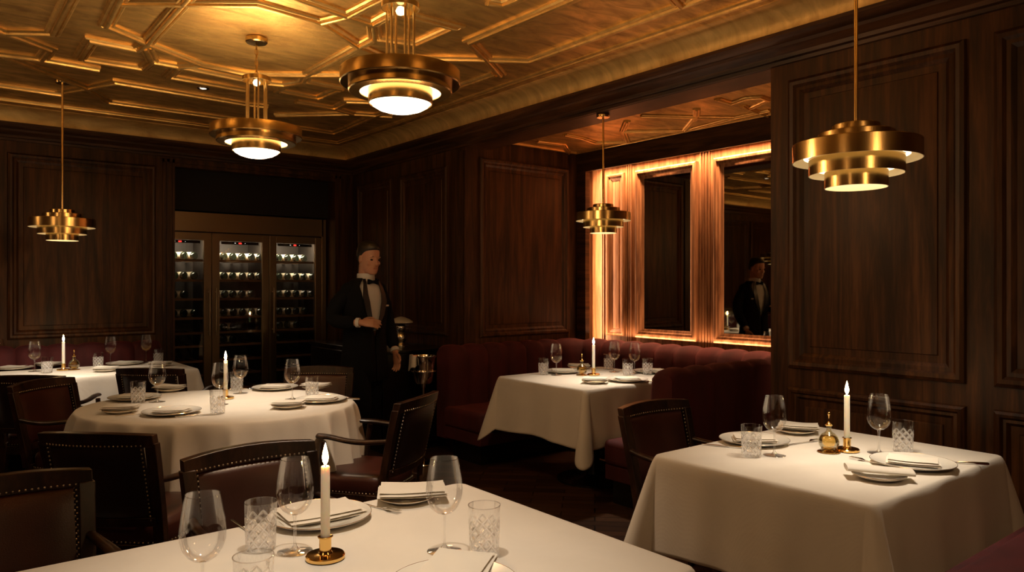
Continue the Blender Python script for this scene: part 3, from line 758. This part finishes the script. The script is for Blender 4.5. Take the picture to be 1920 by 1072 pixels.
# round table
candle(423,747,'in the middle of the round table')
put('wine',295,753,'wine glass beside the tumbler at the left of the round table')
put('wine',413,758,'wine glass in front of the candle on the round table')
put('wine',451,737,'wine glass behind the candle on the round table')
put('wine',548,748,'wine glass near the far right of the round table')
put('tumbler',259,755,'cut tumbler left of the left wine glass on the round table')
put('tumbler',408,774,'cut tumbler at the front of the round table')
put('tumbler',444,732,'cut tumbler behind the candle on the round table')
put('tumbler',585,744,'cut tumbler at the right side of the round table')
setting(253,748,'behind the left tumbler on the round table',0,nrz=R(8))
setting(318,733,'behind the left wine glass on the round table',0,big=False,nrz=R(-10))
setting(322,775,'at the front edge of the round table',0)
setting(226,773,'at the left front edge of the round table',0,big=False,nrz=R(12))
setting(516,729,'at the back of the round table',0,nrz=R(-5))
setting(592,729,'behind the right tumbler on the round table',0,big=False,nrz=R(-12))
setting(602,752,'at the right edge of the round table',0,nrz=R(-4))
setting(540,764,'at the right front of the round table',0,big=False,nrz=R(4))
put('knife',374,779,'silver knife right of the front plate on the round table',R(-58))
put('fork',256,777,'silver fork left of the front plate on the round table',R(-55))
put('knife',640,748,'silver knife at the right edge of the round table',R(80))
put('knife',465,729,'silver knife at the back of the round table',R(-60))
# far table
candle(119,694,'on the far banquette table')
put('oil',139,693,'round oil flask right of the candle on the far banquette table')
put('wine',65,696,'wine glass left of the candle on the far banquette table')
put('wine',207,683,'wine glass above the right plate on the far banquette table')
put('wine',274,677,'rightmost wine glass on the far banquette table')
put('wine',-2,689,'wine glass cut by the photo edge on the far banquette table')
put('tumbler',88,699,'cut tumbler left of the candle on the far banquette table')
put('tumbler',184,689,'cut tumbler left of the right plate on the far banquette table')
put('tumbler',297,681,'rightmost cut tumbler on the far banquette table')
setting(24,692,'at the left of the far banquette table',0)
setting(92,687,'behind the left tumbler on the far banquette table',0,big=False)
setting(234,683,'at the right of the far banquette table',0)
setting(198,696,'at the front edge of the far banquette table',0,big=False,nrz=R(10))
setting(300,686,'below the rightmost tumbler of the far banquette table',0,big=False)
# ------------------------------------------------------------------ pendants
LAMPS_SMALL=[]; LAMPS_BIG=[]; DOWN=[]
def small_pendant(x,y,ztop,zc,s,label,e):
    """zc: height of the lowest ring's mouth; s: overall diameter"""
    t=thing('ring_pendant',label,'pendant lamp',(x,y,zc)); k=s/.44
    MB().lathe([(0,ztop-zc-.0),(.045,ztop-zc),(.047,ztop-zc-.004),(.047,ztop-zc-.022),(.044,ztop-zc-.026),(0,ztop-zc-.026)],28).build('canopy',M['brass'],t,smooth=40)
    MB().lathe([(0,.225*k),(.007,.225*k),(.007,ztop-zc-.02),(0,ztop-zc-.02)],14).build('rod',M['brass'],t)
    def ring(r0,r1,z0,z1,nm):
        # drum of radius r1, open below, flat top in to r0; brass outside, enamel inside
        r0*=k; r1*=k; z0*=k; z1*=k; mb=MB()
        mb.lathe([(r0,z1),(r1-.003,z1),(r1,z1-.003),(r1,z0)],56,mat=0)
        mb.lathe([(r1,z0),(r1-.003,z0),(r1-.003,z1-.004),(r0,z1-.004),(r0,z1)],56,mat=1)
        mb.build(nm,[M['brass'],M['white_in']],t,smooth=35)
    ring(.006,.082,.200,.232,'shade_ring'); ring(.070,.132,.170,.202,'shade_ring'); ring(.110,.220,.098,.165,'shade_ring')
    ring(.095,.163,.048,.110,'shade_ring'); ring(.055,.108,.0,.062,'shade_ring')
    MB().lathe([(0,.030*k),(.100*k,.030*k),(.104*k,.034*k),(.100*k,.038*k),(0,.038*k)],40).build('lamp_disc',M['disc_glow'],t,smooth=40)
    MB().lathe([(.109*k,.064*k),(.130*k,.066*k),(.130*k,.070*k),(.109*k,.070*k)],40,loop=True).build('lamp_ring',M['ring_glow'],t,smooth=40)
    MB().lathe([(.165*k,.112*k),(.180*k,.114*k),(.180*k,.118*k),(.165*k,.118*k)],40,loop=True).build('lamp_ring',M['ring_glow'],t,smooth=40)
    LAMPS_SMALL.append((x,y,zc+.022*k,e,math.radians(24) if 'far banquette' in label else 0))
x,y=atd(1605,2.76); small_pendant(x,y,ZC,1.42+(536-352)*2.76/F,.445,'brass ring pendant over the square table by the wall, largest of the stepped ones',33)
x,y=atd(1131,5.22); small_pendant(x,y,2.63,1.42+(536-437)*5.22/F,.385,'brass ring pendant hanging over the alcove booth table',50)
x,y=atd(117,5.22); small_pendant(x,y,ZC,1.42+(536-451)*5.22/F,.413,'brass ring pendant at the left over the far banquette table',70)
def big_pendant(x,y,zr,zp,label,e,fill=2):
    """zr: top of big ring; zp: top of plate"""
    t=thing('bowl_pendant',label,'pendant lamp',(x,y,zr)); c=ZC-zr; p=zp-zr
    MB().lathe([(0,c),(.055,c),(.062,c-.006),(.062,c-.028),(.056,c-.034),(0,c-.036)],32).build('canopy',M['brass'],t,smooth=40)
    ch=MB(); n=6; z0,z1=p+.0,c-.036; L=(z1-z0)/n
    for i in range(n):
        zc=z0+L*(i+.5); a=(i%2)*PI/2; pts=[]
        for q in range(13):
            w_=2*PI*q/12; r=.009*math.cos(w_); pts.append((r*math.cos(a),r*math.sin(a),zc+L*.60*math.sin(w_)))
        ch.tube(pts,.0022,6)
    ch.tube([(0,0,z0),(.002,0,(z0+z1)/2),(0,0,z1)],.0025,6)
    ch.build('chain',M['brass'],t)
    MB().lathe([(0,p),(.075,p),(.082,p-.004),(.082,p-.026),(.078,p-.026),(.078,p-.01),(0,p-.01)],36).build('top_plate',M['brass'],t,smooth=35)
    MB().lathe([(0,p-.012),(.014,p-.018),(.022,p-.034),(.016,p-.048),(0,p-.055)],10).build('glass_hub',M['ring_glow'],t,smooth=0)
    for i in range(6):
        a=2*PI*i/6+.35; MB().lathe([(0,-.03),(.0055,-.03),(.0055,p-.012),(0,p-.012)],10,c=(.058*math.cos(a),.058*math.sin(a),0)).build('rod',M['brass'],t)
    R0=.256
    MB().lathe([(.200,-.004),(R0-.004,-.001),(R0,-.001),(R0+.001,-.003),(R0,-.052),(R0+.002,-.054),(R0-.002,-.058),(.222,-.058),(.222,-.054),(R0-.004,-.052),(R0-.004,-.006),(.200,-.008)],72,loop=True).build('outer_ring',M['brass'],t,smooth=35)
    MB().lathe([(.200,-.003),(.222,-.004),(.222,-.088),(.218,-.092),(.174,-.094),(.174,-.090),(.216,-.088),(.218,-.084),(.218,-.008),(.200,-.008)],72,loop=True).build('middle_ring',M['brass'],t,smooth=35)
    MB().lathe([(.134,-.078),(.216,-.078),(.216,-.074),(.134,-.074)],64,loop=True).build('diffuser_ring',M['ring_glow'],t,smooth=35)
    MB().lathe([(.138,-.05),(.138,-.138),(.134,-.142),(.131,-.138),(.134,-.05)],64,loop=True).build('inner_ring',M['brass'],t,smooth=35)
    MB().lathe([(.131,-.130),(.120,-.148),(.095,-.163),(.06,-.174),(.03,-.179),(0,-.181)][::-1]+[(.0,-.128)][:0],56).build('opal_bowl',M['bowl_glow'],t,smooth=60)
    MB().lathe([(0,-.03),(.205,-.03),(.205,-.034),(0,-.034)],40).build('reflector',M['white_in'],t,smooth=35)
    MB().lathe([(.10,-.020),(.19,-.020),(.19,-.026),(.10,-.026)],48,loop=True).build('uplight_ring',M['up_glow'],t,smooth=35)
    LAMPS_BIG.append((x,y,fill,zr-.21,e,62 if 'round table' in label else 84))
x,y=atd(481,4.33); big_pendant(x,y,2.345,2.640,'large brass bowl pendant on a chain, farther of two, above the round table',58,3)
x,y=atd(751,3.20); big_pendant(x,y,2.345,2.640,'large brass bowl pendant nearest to us, cut by the top of the photo',46,16)
def downlight(x,y,label,e=None):
    t=thing('recessed_downlight',label,'downlight',(x,y,ZC))
    MB().lathe([(.024,-.001),(.042,-.001),(.044,-.004),(.040,-.007),(.026,-.006)],32,loop=True).build('bezel',M['silver'],t)
    MB().lathe([(0,-.002),(.022,-.002),(.022,-.005),(0,-.006)],20).build('lens',M['small_led'],t)
    if e: DOWN.append((x,y,e))
x,y=at(381,165,ZC); downlight(x,y,'small recessed downlight left of the farther bowl pendant',18)
downlight(.80,1.55,'small recessed downlight added above the nearest table, unseen',80)  # unseen fixture added to make the light pool on the nearest table
x,y=1.70,-.35; big_pendant(x,y,2.345,2.640,'large brass bowl pendant added behind the camera for fill light, unseen',60,10)  # unseen pendant added to fill the cloth sides that face the camera
big_pendant(-.75,3.95,2.345,2.640,'large brass bowl pendant added past the left edge for fill light, unseen',10,4)  # added out of view as soft fill from the left
big_pendant(-.85,1.0,2.345,2.640,'large brass bowl pendant added left of the camera for fill light, unseen',40,4)  # another unseen fill pendant, added for the general light level
big_pendant(-.95,6.1,2.345,2.640,'large brass bowl pendant added at the far left to light the cove, unseen',8,3)  # added out of view to brighten the cove along the back wall
downlight(3.02,1.62,'small recessed downlight added above the square table, unseen',28)  # unseen fixture added to strengthen the pool on the square table
# ------------------------------------------------------------------ wine cooler
YF=7.62; X0=1.69; DW=.58
wc=thing('wine_cooler','tall built-in wine cooler with three glass doors and wooden shelves','wine cooler',(X0+1.5*DW,YF,0)); ox,oy=-wc.location.x,-wc.location.y
def bx(a,b,c,d,e,f): return MB().box(a+ox,b+ox,c+oy,d+oy,e,f)
XE=X0+3*DW
body=bx(X0,XE,8.24,8.26,.06,2.0)
for x in (X0,X0+DW,X0+2*DW,XE): body.box(x-.01+ox,x+.01+ox,YF+.05+oy,8.24+oy,.06,2.0)
body.box(X0+ox,XE+ox,YF+.05+oy,8.26+oy,1.93,2.0).box(X0+ox,XE+ox,YF+.05+oy,8.26+oy,.0,.09)
body.build('cabinet',mat('cooler_interior',(.05,.043,.036),.45,.3),wc,smooth=0)
bx(X0-.02,XE+.02,YF-.002,YF+.06,1.955,2.145).build('header_panel',M['steel'],wc,bevel=.003)
bx(XE,XE+.05,YF-.002,YF+.06,.06,2.145).build('side_trim',M['steel'],wc,bevel=.003)
SH=[1.675,1.475,1.288,1.10,.952,.822,.672,.53,.38,.23]
for i in range(3):
    a=X0+i*DW+.003; b=a+DW-.006
    d=bx(a,a+.072,YF,YF+.04,.10,1.945).box(b-.072+ox,b+ox,YF+oy,YF+.04+oy,.10,1.945).box(a+.07+ox,b-.07+ox,YF+oy,YF+.04+oy,1.872,1.945).box(a+.07+ox,b-.07+ox,YF+oy,YF+.04+oy,.10,.16)
    d=d.build('door',M['steel'],wc,smooth=0,bevel=.002)
    bx(a+.071,b-.071,YF+.022,YF+.026,.161,1.871).build('pane',M['pane'],d,smooth=0)
    hx=(b-.028) if i==0 else (a+.03)
    MB().tube([(hx+ox,YF-.045+oy,.93),(hx+ox,YF-.045+oy,1.40)],.009,12).tube([(hx+ox,YF+oy,.97),(hx+ox,YF-.045+oy,.97)],.006,8).tube([(hx+ox,YF+oy,1.36),(hx+ox,YF-.045+oy,1.36)],.006,8).build('handle',M['steel'],d)
    bx(a+.10,b-.10,YF+.030,YF+.040,1.842,1.868).build('control_strip',M['black'],d)
    mx=(a+b)/2; mb=bx(mx-.016,mx+.012,YF+.028,YF+.031,1.848,1.861); mb.build('red_display',M['led'],d,smooth=0)
    bx(mx-.058,mx-.046,YF+.028,YF+.031,1.852,1.858).box(mx+.045+ox,mx+.05+ox,YF+.028+oy,YF+.031+oy,1.852,1.857).build('indicator',M['ledw'],d,smooth=0)
    bx(a+.05,b-.05,YF+.10,YF+.115,1.905,1.915).build('light_strip',M['strip'],wc,smooth=0)
    MB().add([(0,0,0)],[])if 0 else None
    for z in SH:
        s=bx(a+.02,b-.02,YF+.075,YF+.10,z-.012,z+.010)
        for k in range(5): s.box(a+.06+k*.105+ox,a+.085+k*.105+ox,YF+.10+oy,8.22+oy,z-.006,z)
        s.build('shelf',M['shelfwood'],wc,smooth=0)
def make_bottle():
    t=thing('wine_bottle','x','wine bottle',(0,0,0),0)
    # lies along +Y with the foot at the origin end
    def lz(prof,nm,mt,p=t):
        mb=MB(Matrix.Rotation(-PI/2,4,'X')); mb.lathe(prof,16); return mb.build(nm,mt,p,smooth=50)
    b=lz([(0,-.145),(.034,-.145),(.0375,-.140),(.0375,.035),(.034,.058),(.018,.082),(.014,.095),(.0138,.145),(.0155,.147),(.0155,.152),(0,.152)],'body',M['bottle'])
    lz([(.0380,-.110),(.0382,-.109),(.0382,-.015),(.0380,-.014)],'paper_label',M['label'])
    lz([(.0150,.100),(.0152,.101),(.0166,.147),(.0166,.154),(0,.1545)],'foil_cap',M['foil'])
    return t
rb=random.Random(5); b0=None
ND=['left','middle','right']; NS=['top','second','third','fourth','fifth','sixth']
for i in range(3):
    for j,z in enumerate(SH[:6]):
        n=[[4,5,4],[4,5,5],[3,4,5],[4,5,4],[1,2,3],[2,2,1]][j][i]
        lab=f'dark wine bottle lying on the {NS[j]} shelf of the {ND[i]} cooler door'
        if j in(0,1): lab=f'wine bottle with pale label on the {NS[j]} shelf of the {ND[i]} cooler door'
        g=f'wine bottles on the {NS[j]} shelf, {ND[i]} door'
        for k in range(n):
            x=X0+i*DW+.118+k*.0935+rb.uniform(-.002,.002); y=YF+.30+rb.uniform(-.01,.02); rz=R(29)+rb.uniform(-.03,.03)
            if b0 is None: b0=make_bottle(); o=b0; o['label']=lab; o['group']=g
            else: o=dup(b0,(0,0,0),0,lab,g)
            o.location=(x,y,z+.010+.0385); o.rotation_euler=(0,rb.uniform(-.6,.6),rz)
# ------------------------------------------------------------------ service console
co=thing('service_console','black lacquered service console against the wall behind the waiter','console',(3.35,6.2,0))
MB().box(-.33,.33,-.70,.75,.06,.85).build('cabinet',M['black'],co,bevel=.004); MB().box(-.35,.35,-.72,.77,.85,.876).build('worktop',M['black'],co,bevel=.004); MB().box(-.29,.31,-.66,.7,0,.06).build('plinth',M['black'],co)
for k in range(2): 
    d=MB().box(-.345,-.33,-.68+k*.72,.01+k*.72,.08,.83).build('door',M['black'],co,bevel=.003)
    MB().tube([(-.36,-.06+k*.14,.42),(-.36,-.06+k*.14,.56)],.006,8).build('handle',M['silver'],d)
CZ=.876
x,y=at(752,649,CZ); la=thing('table_lamp','small silver table lamp with flat white shade on the black console','lamp',(x,y,CZ))
MB().lathe([(0,0),(.055,0),(.055,.008),(.035,.016),(.030,.03),(.046,.055),(.050,.085),(.038,.115),(.028,.125),(.040,.15),(.044,.18),(.030,.20),(.012,.21),(.008,.235),(0,.235)],32).build('base',M['silver'],la,smooth=50)
MB().lathe([(.108,.215),(.104,.226),(.075,.245),(.035,.262),(.008,.268),(0,.268)][::-1]+[(.106,.213),(.070,.238),(.0,.250)],40).build('lamp_shade',M['white_in'],la,smooth=60)
def on(u,v,z): return (*at(u,v,z),z)
p=on(730,659,CZ); o=thing('white_bowl','small white bowl at the edge of the black console','bowl',p); MB().lathe([(0,0),(.025,0),(.045,.03),(.05,.045),(.047,.045),(.042,.03),(.022,.005),(0,.005)],28).build('bowl_body',M['china'],o,smooth=60)
for u,v,lb in ((726,652,'small clear glass beside the white bowl on the console'),(741,654,'small clear glass between the bowl and the console lamp')):
    o=thing('water_glass',lb,'glass',on(u,v,CZ)); MB().lathe([(0,0),(.028,0),(.034,.09),(.0325,.09),(.027,.006),(0,.006)],24).build('glass_body',M['glass_solid'],o,smooth=60)
# ice bucket on stand
x,y=atd(794,5.95); ib=thing('champagne_bucket_stand','silver wine bucket on a slender floor stand beside the booth','wine bucket',(x,y,0))
MB().lathe([(0,0),(.11,0),(.115,.004),(.112,.010),(.05,.016),(.02,.03),(.012,.06),(0,.06)],32).build('base',M['silver'],ib,smooth=50)
MB().lathe([(0,.05),(.009,.05),(.009,.60),(.016,.61),(.016,.64),(0,.64)],14).build('pole',M['silver'],ib,smooth=50)
MB().lathe([(.088,.735),(.100,.735),(.102,.74),(.100,.745),(.088,.745)],36,loop=True).build('holder_ring',M['silver'],ib,smooth=50)
MB().lathe([(0,.64),(.060,.64),(.070,.655),(.078,.70),(.090,.80),(.096,.845),(.104,.855),(.104,.862),(.096,.862),(.090,.85),(.072,.70),(.060,.655),(0,.65)],36).build('bucket',M['silver'],ib,smooth=50)
mb=MB(); Rr=[]
cxx=[]
for i in range(15):
    s=i/14
    a=R(150)+R(95)*s+0
    Rr.append([((.108+.008*math.sin(9*s)+k*.012)*math.cos(a-YAW),(.108+.008*math.sin(9*s)+k*.012)*math.sin(a-YAW),.868-k*.11*(1 if k else 1)-.02*(k>0)*math.sin(5*s)) for k in (0,.5,1)]+[((.104)*math.cos(a-YAW),(.104)*math.sin(a-YAW),z) for z in (.79,.868)])
mb.rings(Rr,closed=True)
o=mb.build('draped_napkin',M['napkin'],None,loc=(x,y,0),smooth=60); tag(o,'white napkin draped over the rim of the silver wine bucket','napkin')
# ------------------------------------------------------------------ waiter
PX,PY=atd(684,5.70); rz=camdir(.78,-.62)
wt=thing('person','man in dark suit and white shirt walking past the wine cooler, forearm bent','person',(PX,PY,0),rz)
def ell(c,a,b,n=20,tilt=0,e=1.0,yo=0):
    r=[]
    for i in range(n):
        t_=2*PI*i/n; cc,ss=math.cos(t_),math.sin(t_)
        r.append((c[0]+a*math.copysign(abs(cc)**e,cc),c[1]+b*math.copysign(abs(ss)**e,ss)+0,c[2]+tilt*ss*b))
    return r
def remesh(o,vs,sm=4):
    m_=o.modifiers.new('remesh','REMESH'); m_.mode='VOXEL'; m_.voxel_size=vs; m_.use_smooth_shade=True
    s_=o.modifiers.new('smooth','SMOOTH'); s_.factor=.5; s_.iterations=sm; return o
# head turned and bowed a little toward the wearer's left
HM=Matrix.Translation((0,.035,1.575))@Matrix.Rotation(R(-4),4,'Z')@Matrix.Rotation(R(-9),4,'X')
def hp(p): return tuple(HM@Vector(p))
b=MB(HM)
rows=[(-.055,.030,.030,.066),(-.045,.045,.052,.045),(-.02,.056,.072,.028),(.01,.064,.086,.012),(.045,.069,.094,.002),(.08,.073,.099,-.004),(.115,.073,.099,-.006),(.145,.066,.090,-.008),(.168,.050,.068,-.008),(.182,.025,.035,-.008)]
b.rings([[ (a_*math.cos(q),y0+b_*math.sin(q),z) for q in [2*PI*k/24 for k in range(24)]] for z,a_,b_,y0 in rows])
b.rings([[(x*.9,y,z) for x,y,z in L] for L in ([(-.010,.085,.070),(.010,.085,.070),(.008,.098,.070),(-.008,.098,.070)],[(-.013,.082,.045),(.013,.082,.045),(.009,.108,.047),(-.009,.108,.047)],[(-.020,.078,.022),(.020,.078,.022),(.011,.117,.028),(-.011,.117,.028)],[(-.016,.078,.012),(.016,.078,.012),(.008,.100,.014),(-.008,.100,.014)])])
b.sphere((0,.082,-.010),.022,10,sc=(1.1,.7,.5)); b.sphere((0,.074,-.044),.022,10,sc=(1,.8,.7))
for s in (-1,1):
    b.sphere((s*.074,-.008,.050),.020,10,sc=(.35,.75,1.5)); b.sphere((s*.032,.088,.077),.016,8,sc=(1.3,.5,.35)); b.sphere((s*.042,.070,.028),.022,8,sc=(1,.6,.8))
body=b
def part_tube(pts,r,n=14,sy=1,up=None): body.M=None; body.tube(pts,r,n,sy=sy,up=up)
part_tube([(0,-.005,1.36),(0,.0,1.44),(0,.012,1.52),(0,.02,1.58)],[.075,.060,.056,.058])
# torso, arms and legs under the clothes
body.M=None
body.rings([ell((0,y,z),a_,b_,24,e=.85) for z,a_,b_,y in ((.86,.150,.100,0),(.98,.145,.095,0),(1.10,.135,.090,.0),(1.22,.155,.100,.0),(1.34,.170,.098,-.005),(1.42,.140,.080,-.005),(1.46,.080,.06,-.005))])
ARM_R=[(.150,-.01,1.385),(.235,-.05,1.29),(.275,-.075,1.155),(.235,.06,1.150),(.175,.165,1.150)]
ARM_L=[(-.150,-.01,1.385),(-.225,-.02,1.28),(-.250,-.03,1.13),(-.235,.05,1.0),(-.215,.11,.90)]
for A in (ARM_R,ARM_L): part_tube(A,[.028,.026,.018,.026,.026],12)
LEG_R=[(.09,0,.92),(.095,.08,.52),(.095,-.03,.09)]; LEG_L=[(-.09,0,.92),(-.095,-.04,.50),(-.095,-.20,.11)]
for A in (LEG_R,LEG_L): part_tube(A,[.085,.055,.038],12)
def hand(w,dirv,palm,thumb,curl):
    """w wrist, dirv forward, palm = normal the fingers bend to, thumb = side of the thumb"""
    w=Vector(w); d=Vector(dirv).normalized(); pn=Vector(palm); pn=(pn-d*pn.dot(d)).normalized(); s=Vector(thumb); s=(s-d*s.dot(d)-pn*s.dot(pn)).normalized()
    P=lambda f,sd,n_: w+d*f+s*sd+pn*n_
    Rr=[]
    for f,hw,ht in ((-.02,.024,.018),(.01,.028,.016),(.045,.038,.014),(.085,.040,.012),(.094,.036,.010)):
        Rr.append([tuple(P(f,hw*math.cos(q),ht*math.sin(q))) for q in [2*PI*k/14 for k in range(14)]])
    body.rings(Rr)
    for k,(sd,ln) in enumerate(((.030,.068),(.010,.078),(-.011,.072),(-.030,.056))):
        a=0; p=P(.086,sd,0); pts=[p-d*.012]; dd=d.copy(); c_=curl[k]
        pts.append(p)
        for seg in (.45,.30,.25):
            a+=c_; v_=d*math.cos(a)+pn*math.sin(a)+s*(sd*1.2); p=p+v_*ln*seg; pts.append(p)
        body.tube(pts,[.0092,.0092,.0086,.0080,.0062],8)
    p=P(.018,.026,.004); q=[p,P(.045,.052,.012),P(.072,.062,.022),P(.094,.060,.034)]
    body.tube(q,[.013,.0115,.0095,.007],8)
hand(ARM_R[-1],(-.70,.70,-.03),(-.5,-.5,-.55),(.05,.1,1),(.28,.33,.38,.45))
hand(ARM_L[-1],(.02,.25,-1),(.9,0,0),(0,1,.2),(.25,.3,.35,.4))
bo=body.build('body',M['skin'],wt); remesh(bo,.0055,3)
# eyes, brows, lips as face parts
e=MB(HM)
for s in (-1,1): e.sphere((s*.031,.083,.056),.0105,12,sc=(1.2,.8,.7))
e.build('eyes',M['eye'],wt)
e=MB(HM)
e.sphere((0,.098,-.0095),.019,12,sc=(1.15,.35,.26)); e.build('lips',M['lip'],wt,smooth=60)
h=MB(HM)
for s in (-1,1): h.sphere((s*.032,.096,.083),.017,8,sc=(1.2,.35,.2))
h.rings([[ (a_*math.cos(q),y0+b_*math.sin(q),z+dz*(math.sin(q)>.0)*math.sin(q)) for q in [2*PI*k/28 for k in range(28)]] for z,a_,b_,y0,dz in ((.030,.060,.06,-.040,.0),(.065,.0765,.085,-.026,.02),(.095,.079,.096,-.016,.03),(.125,.077,.102,-.007,.016),(.152,.069,.096,-.005,.008),(.174,.052,.076,-.006,.006),(.188,.030,.046,-.008,0),(.192,.01,.015,-.008,0))])
remesh(h.build('hair',M['hair'],wt),.005,3)
# shirt front and collar
s_=MB(); s_.rings([ell((0,.004,z),a_,b_,28,e=.85) for z,a_,b_ in ((1.08,.140,.100),(1.22,.158,.112),(1.34,.165,.112),(1.41,.125,.095),(1.455,.078,.075))])
s_.lathe([(.066,1.44),(.071,1.445),(.068,1.50),(.0665,1.515),(.062,1.514),(.060,1.45)],28,c=(0,.012,0),loop=True)
s_.build('shirt',M['shirt'],wt,smooth=60)
bt=MB()
for s in (-1,1): bt.rings([[(s*x,y,z) for y,z in ((.088,1.452-h_),(.104,1.452-h_),(.104,1.452+h_),(.088,1.452+h_))] for x,h_ in ((0,.008),(.02,.012),(.045,.020),(.050,.018))])
bt.sphere((0,.100,1.452),.011,8); bt.build('bow_tie',M['suit'],wt,smooth=50)
# jacket: open front V, sleeves
j=MB(); Rr=[]; N_=36
for z,a_,b_,op in ((.70,.190,.130,.02),(.80,.192,.132,.02),(.92,.178,.122,.02),(1.05,.168,.118,.03),(1.10,.168,.119,.10),(1.18,.176,.124,.30),(1.28,.188,.126,.48),(1.36,.190,.122,.60),(1.415,.172,.106,.72),(1.45,.120,.088,.82),(1.475,.080,.078,.90)):
    row=[]
    for i in range(N_):
        q=PI/2+op+(2*PI-2*op)*i/(N_-1); c_,s1=math.cos(q),math.sin(q)
        row.append((a_*math.copysign(abs(c_)**.85,c_),b_*math.copysign(abs(s1)**.85,s1),z))
    Rr.append(row)
j.rings(Rr,closed=False,cap0=False,cap1=False)
jk=j.build('jacket',M['suit'],wt,smooth=60); so=jk.modifiers.new('thick','SOLIDIFY'); so.thickness=.012; so.offset=0
for A,rr in ((ARM_R,(.068,.066,.066,.056,.044)),(ARM_L,(.068,.064,.058,.054,.046))):
    mb=MB(); A2=[Vector(p) for p in A]; A2[0]=A2[0]+Vector((-.03*(1 if A is ARM_R else -1),0,.0)); A2[-1]=A2[-2].lerp(A2[-1],.72)
    mb.tube(A2,rr,16); mb.sphere((.145 if A is ARM_R else -.145,-.008,1.385),.070,16,sc=(1,.95,.95)); o=mb.build('sleeve',M['suit'],jk,smooth=60); o.modifiers.new('s','SUBSURF').render_levels=1
    c0=Vector(A[-2]).lerp(Vector(A[-1]),.70); c1=Vector(A[-2]).lerp(Vector(A[-1]),.92)
    MB().tube([c0,c1],[.036,.036],16).build('shirt_cuff',M['shirt'],wt,smooth=60)
lp=MB()
for s in (-1,1):
    lp.rings([[(s*x0,y,z),(s*x1,y-.004,z),(s*x1,y-.010,z),(s*x0,y-.006,z)] for x0,x1,y,z in ((.012,.020,.128,1.09),(.040,.085,.132,1.20),(.058,.112,.130,1.30),(.066,.108,.118,1.36),(.062,.090,.098,1.43),(.055,.075,.075,1.475))])
lp.build('lapels',mat('satin_lapel',(.008,.008,.011),.35),wt,smooth=40)
MB().box(-.145,-.095,.104,.114,1.262,1.276).build('pocket_square',M['shirt'],wt,bevel=.003)
tr=MB()
tr.rings([ell((0,0,z),a_,b_,24,e=.85) for z,a_,b_ in ((.80,.178,.118),(.88,.172,.115),(.98,.155,.105),(1.04,.15,.10))])
for A in (LEG_R,LEG_L): tr.tube([A[0],Vector(A[0]).lerp(Vector(A[1]),.5),A[1],Vector(A[1]).lerp(Vector(A[2]),.5),Vector(A[2])-Vector((0,0,.03))],[.105,.092,.075,.066,.062],16)
remesh(tr.build('trousers',M['suit'],wt),.010,3)
for A,dz in ((LEG_R,0),(LEG_L,0)):
    x_,y_=A[2][0],A[2][1]; mb=MB(); mb.rings([[(x_+a_*math.cos(q),y_+yo+b_*math.sin(q),z) for q in [2*PI*k/18 for k in range(18)]] for z,a_,b_,yo in ((0,.045,.135,.06),(.02,.047,.138,.06),(.05,.044,.125,.05),(.075,.040,.07,.0),(.11,.038,.045,-.01))])
    mb.build('shoe',M['black'],wt,smooth=60)
# ------------------------------------------------------------------ light
def light(ty,name,loc,energy,col=WARM,rot=(0,0,0),**kw):
    l=bpy.data.lights.new(name,ty); l.energy=energy; l.color=col
    for k,v in kw.items(): setattr(l,k,v)
    o=bpy.data.objects.new(name,l); C.objects.link(o); o.location=loc; o.rotation_euler=rot; return o
for (x,y,z,e,tl) in LAMPS_SMALL:
    light('SPOT','pendant_spot',(x,y,z),e,WARM2,(tl,0,0),spot_size=math.radians(84),spot_blend=1.0,shadow_soft_size=.05)
for (x,y,fi,zb,e,an) in LAMPS_BIG:
    light('POINT','bowl_fill',(x,y,zb-.03),fi,(1,.54,.23),shadow_soft_size=.10)
    light('SPOT','bowl_light',(x,y,zb),e,WARM2,spot_size=math.radians(an),spot_blend=1.0,shadow_soft_size=.06)
for (x,y,e) in DOWN:
    light('SPOT','downlight_spot',(x,y,ZC-.03),e,WARM2,spot_size=math.radians(52),spot_blend=1.0,shadow_soft_size=.03)
LED=(1,.52,.27)
sc.view_settings.exposure=.6
light('AREA','cove_led',(XM-.09,(YN+YS)/2,2.62),30,LED,(0,math.radians(-14),0),shape='RECTANGLE',size=.03,size_y=YS-YN-.2,spread=math.radians(80))
light('AREA','side_led',(XM-.13,YS-.03,1.65),10,LED,(PI/2,0,PI+R(35)),shape='RECTANGLE',size=.03,size_y=1.7)
light('AREA','banquette_led',(XM-.06,(YN+YS)/2,.94),5,LED,(PI,math.radians(8),0),shape='RECTANGLE',size=.03,size_y=YS-YN-.3)
for i in range(3): light('AREA','cooler_led',(X0+(i+.5)*DW,YF+.14,1.90),6,(1,.80,.56),(R(18),0,0),shape='RECTANGLE',size=.46,size_y=.02)
w=bpy.data.worlds.new('world'); sc.world=w; w.use_nodes=True; w.node_tree.nodes['Background'].inputs[0].default_value=(.02,.012,.006,1)
cy=sc.cycles; cy.use_denoising=True; cy.max_bounces=8; cy.diffuse_bounces=3; cy.glossy_bounces=4; cy.transmission_bounces=6; cy.transparent_max_bounces=24
cy.caustics_reflective=False; cy.caustics_refractive=False; cy.sample_clamp_indirect=4; cy.use_light_tree=True
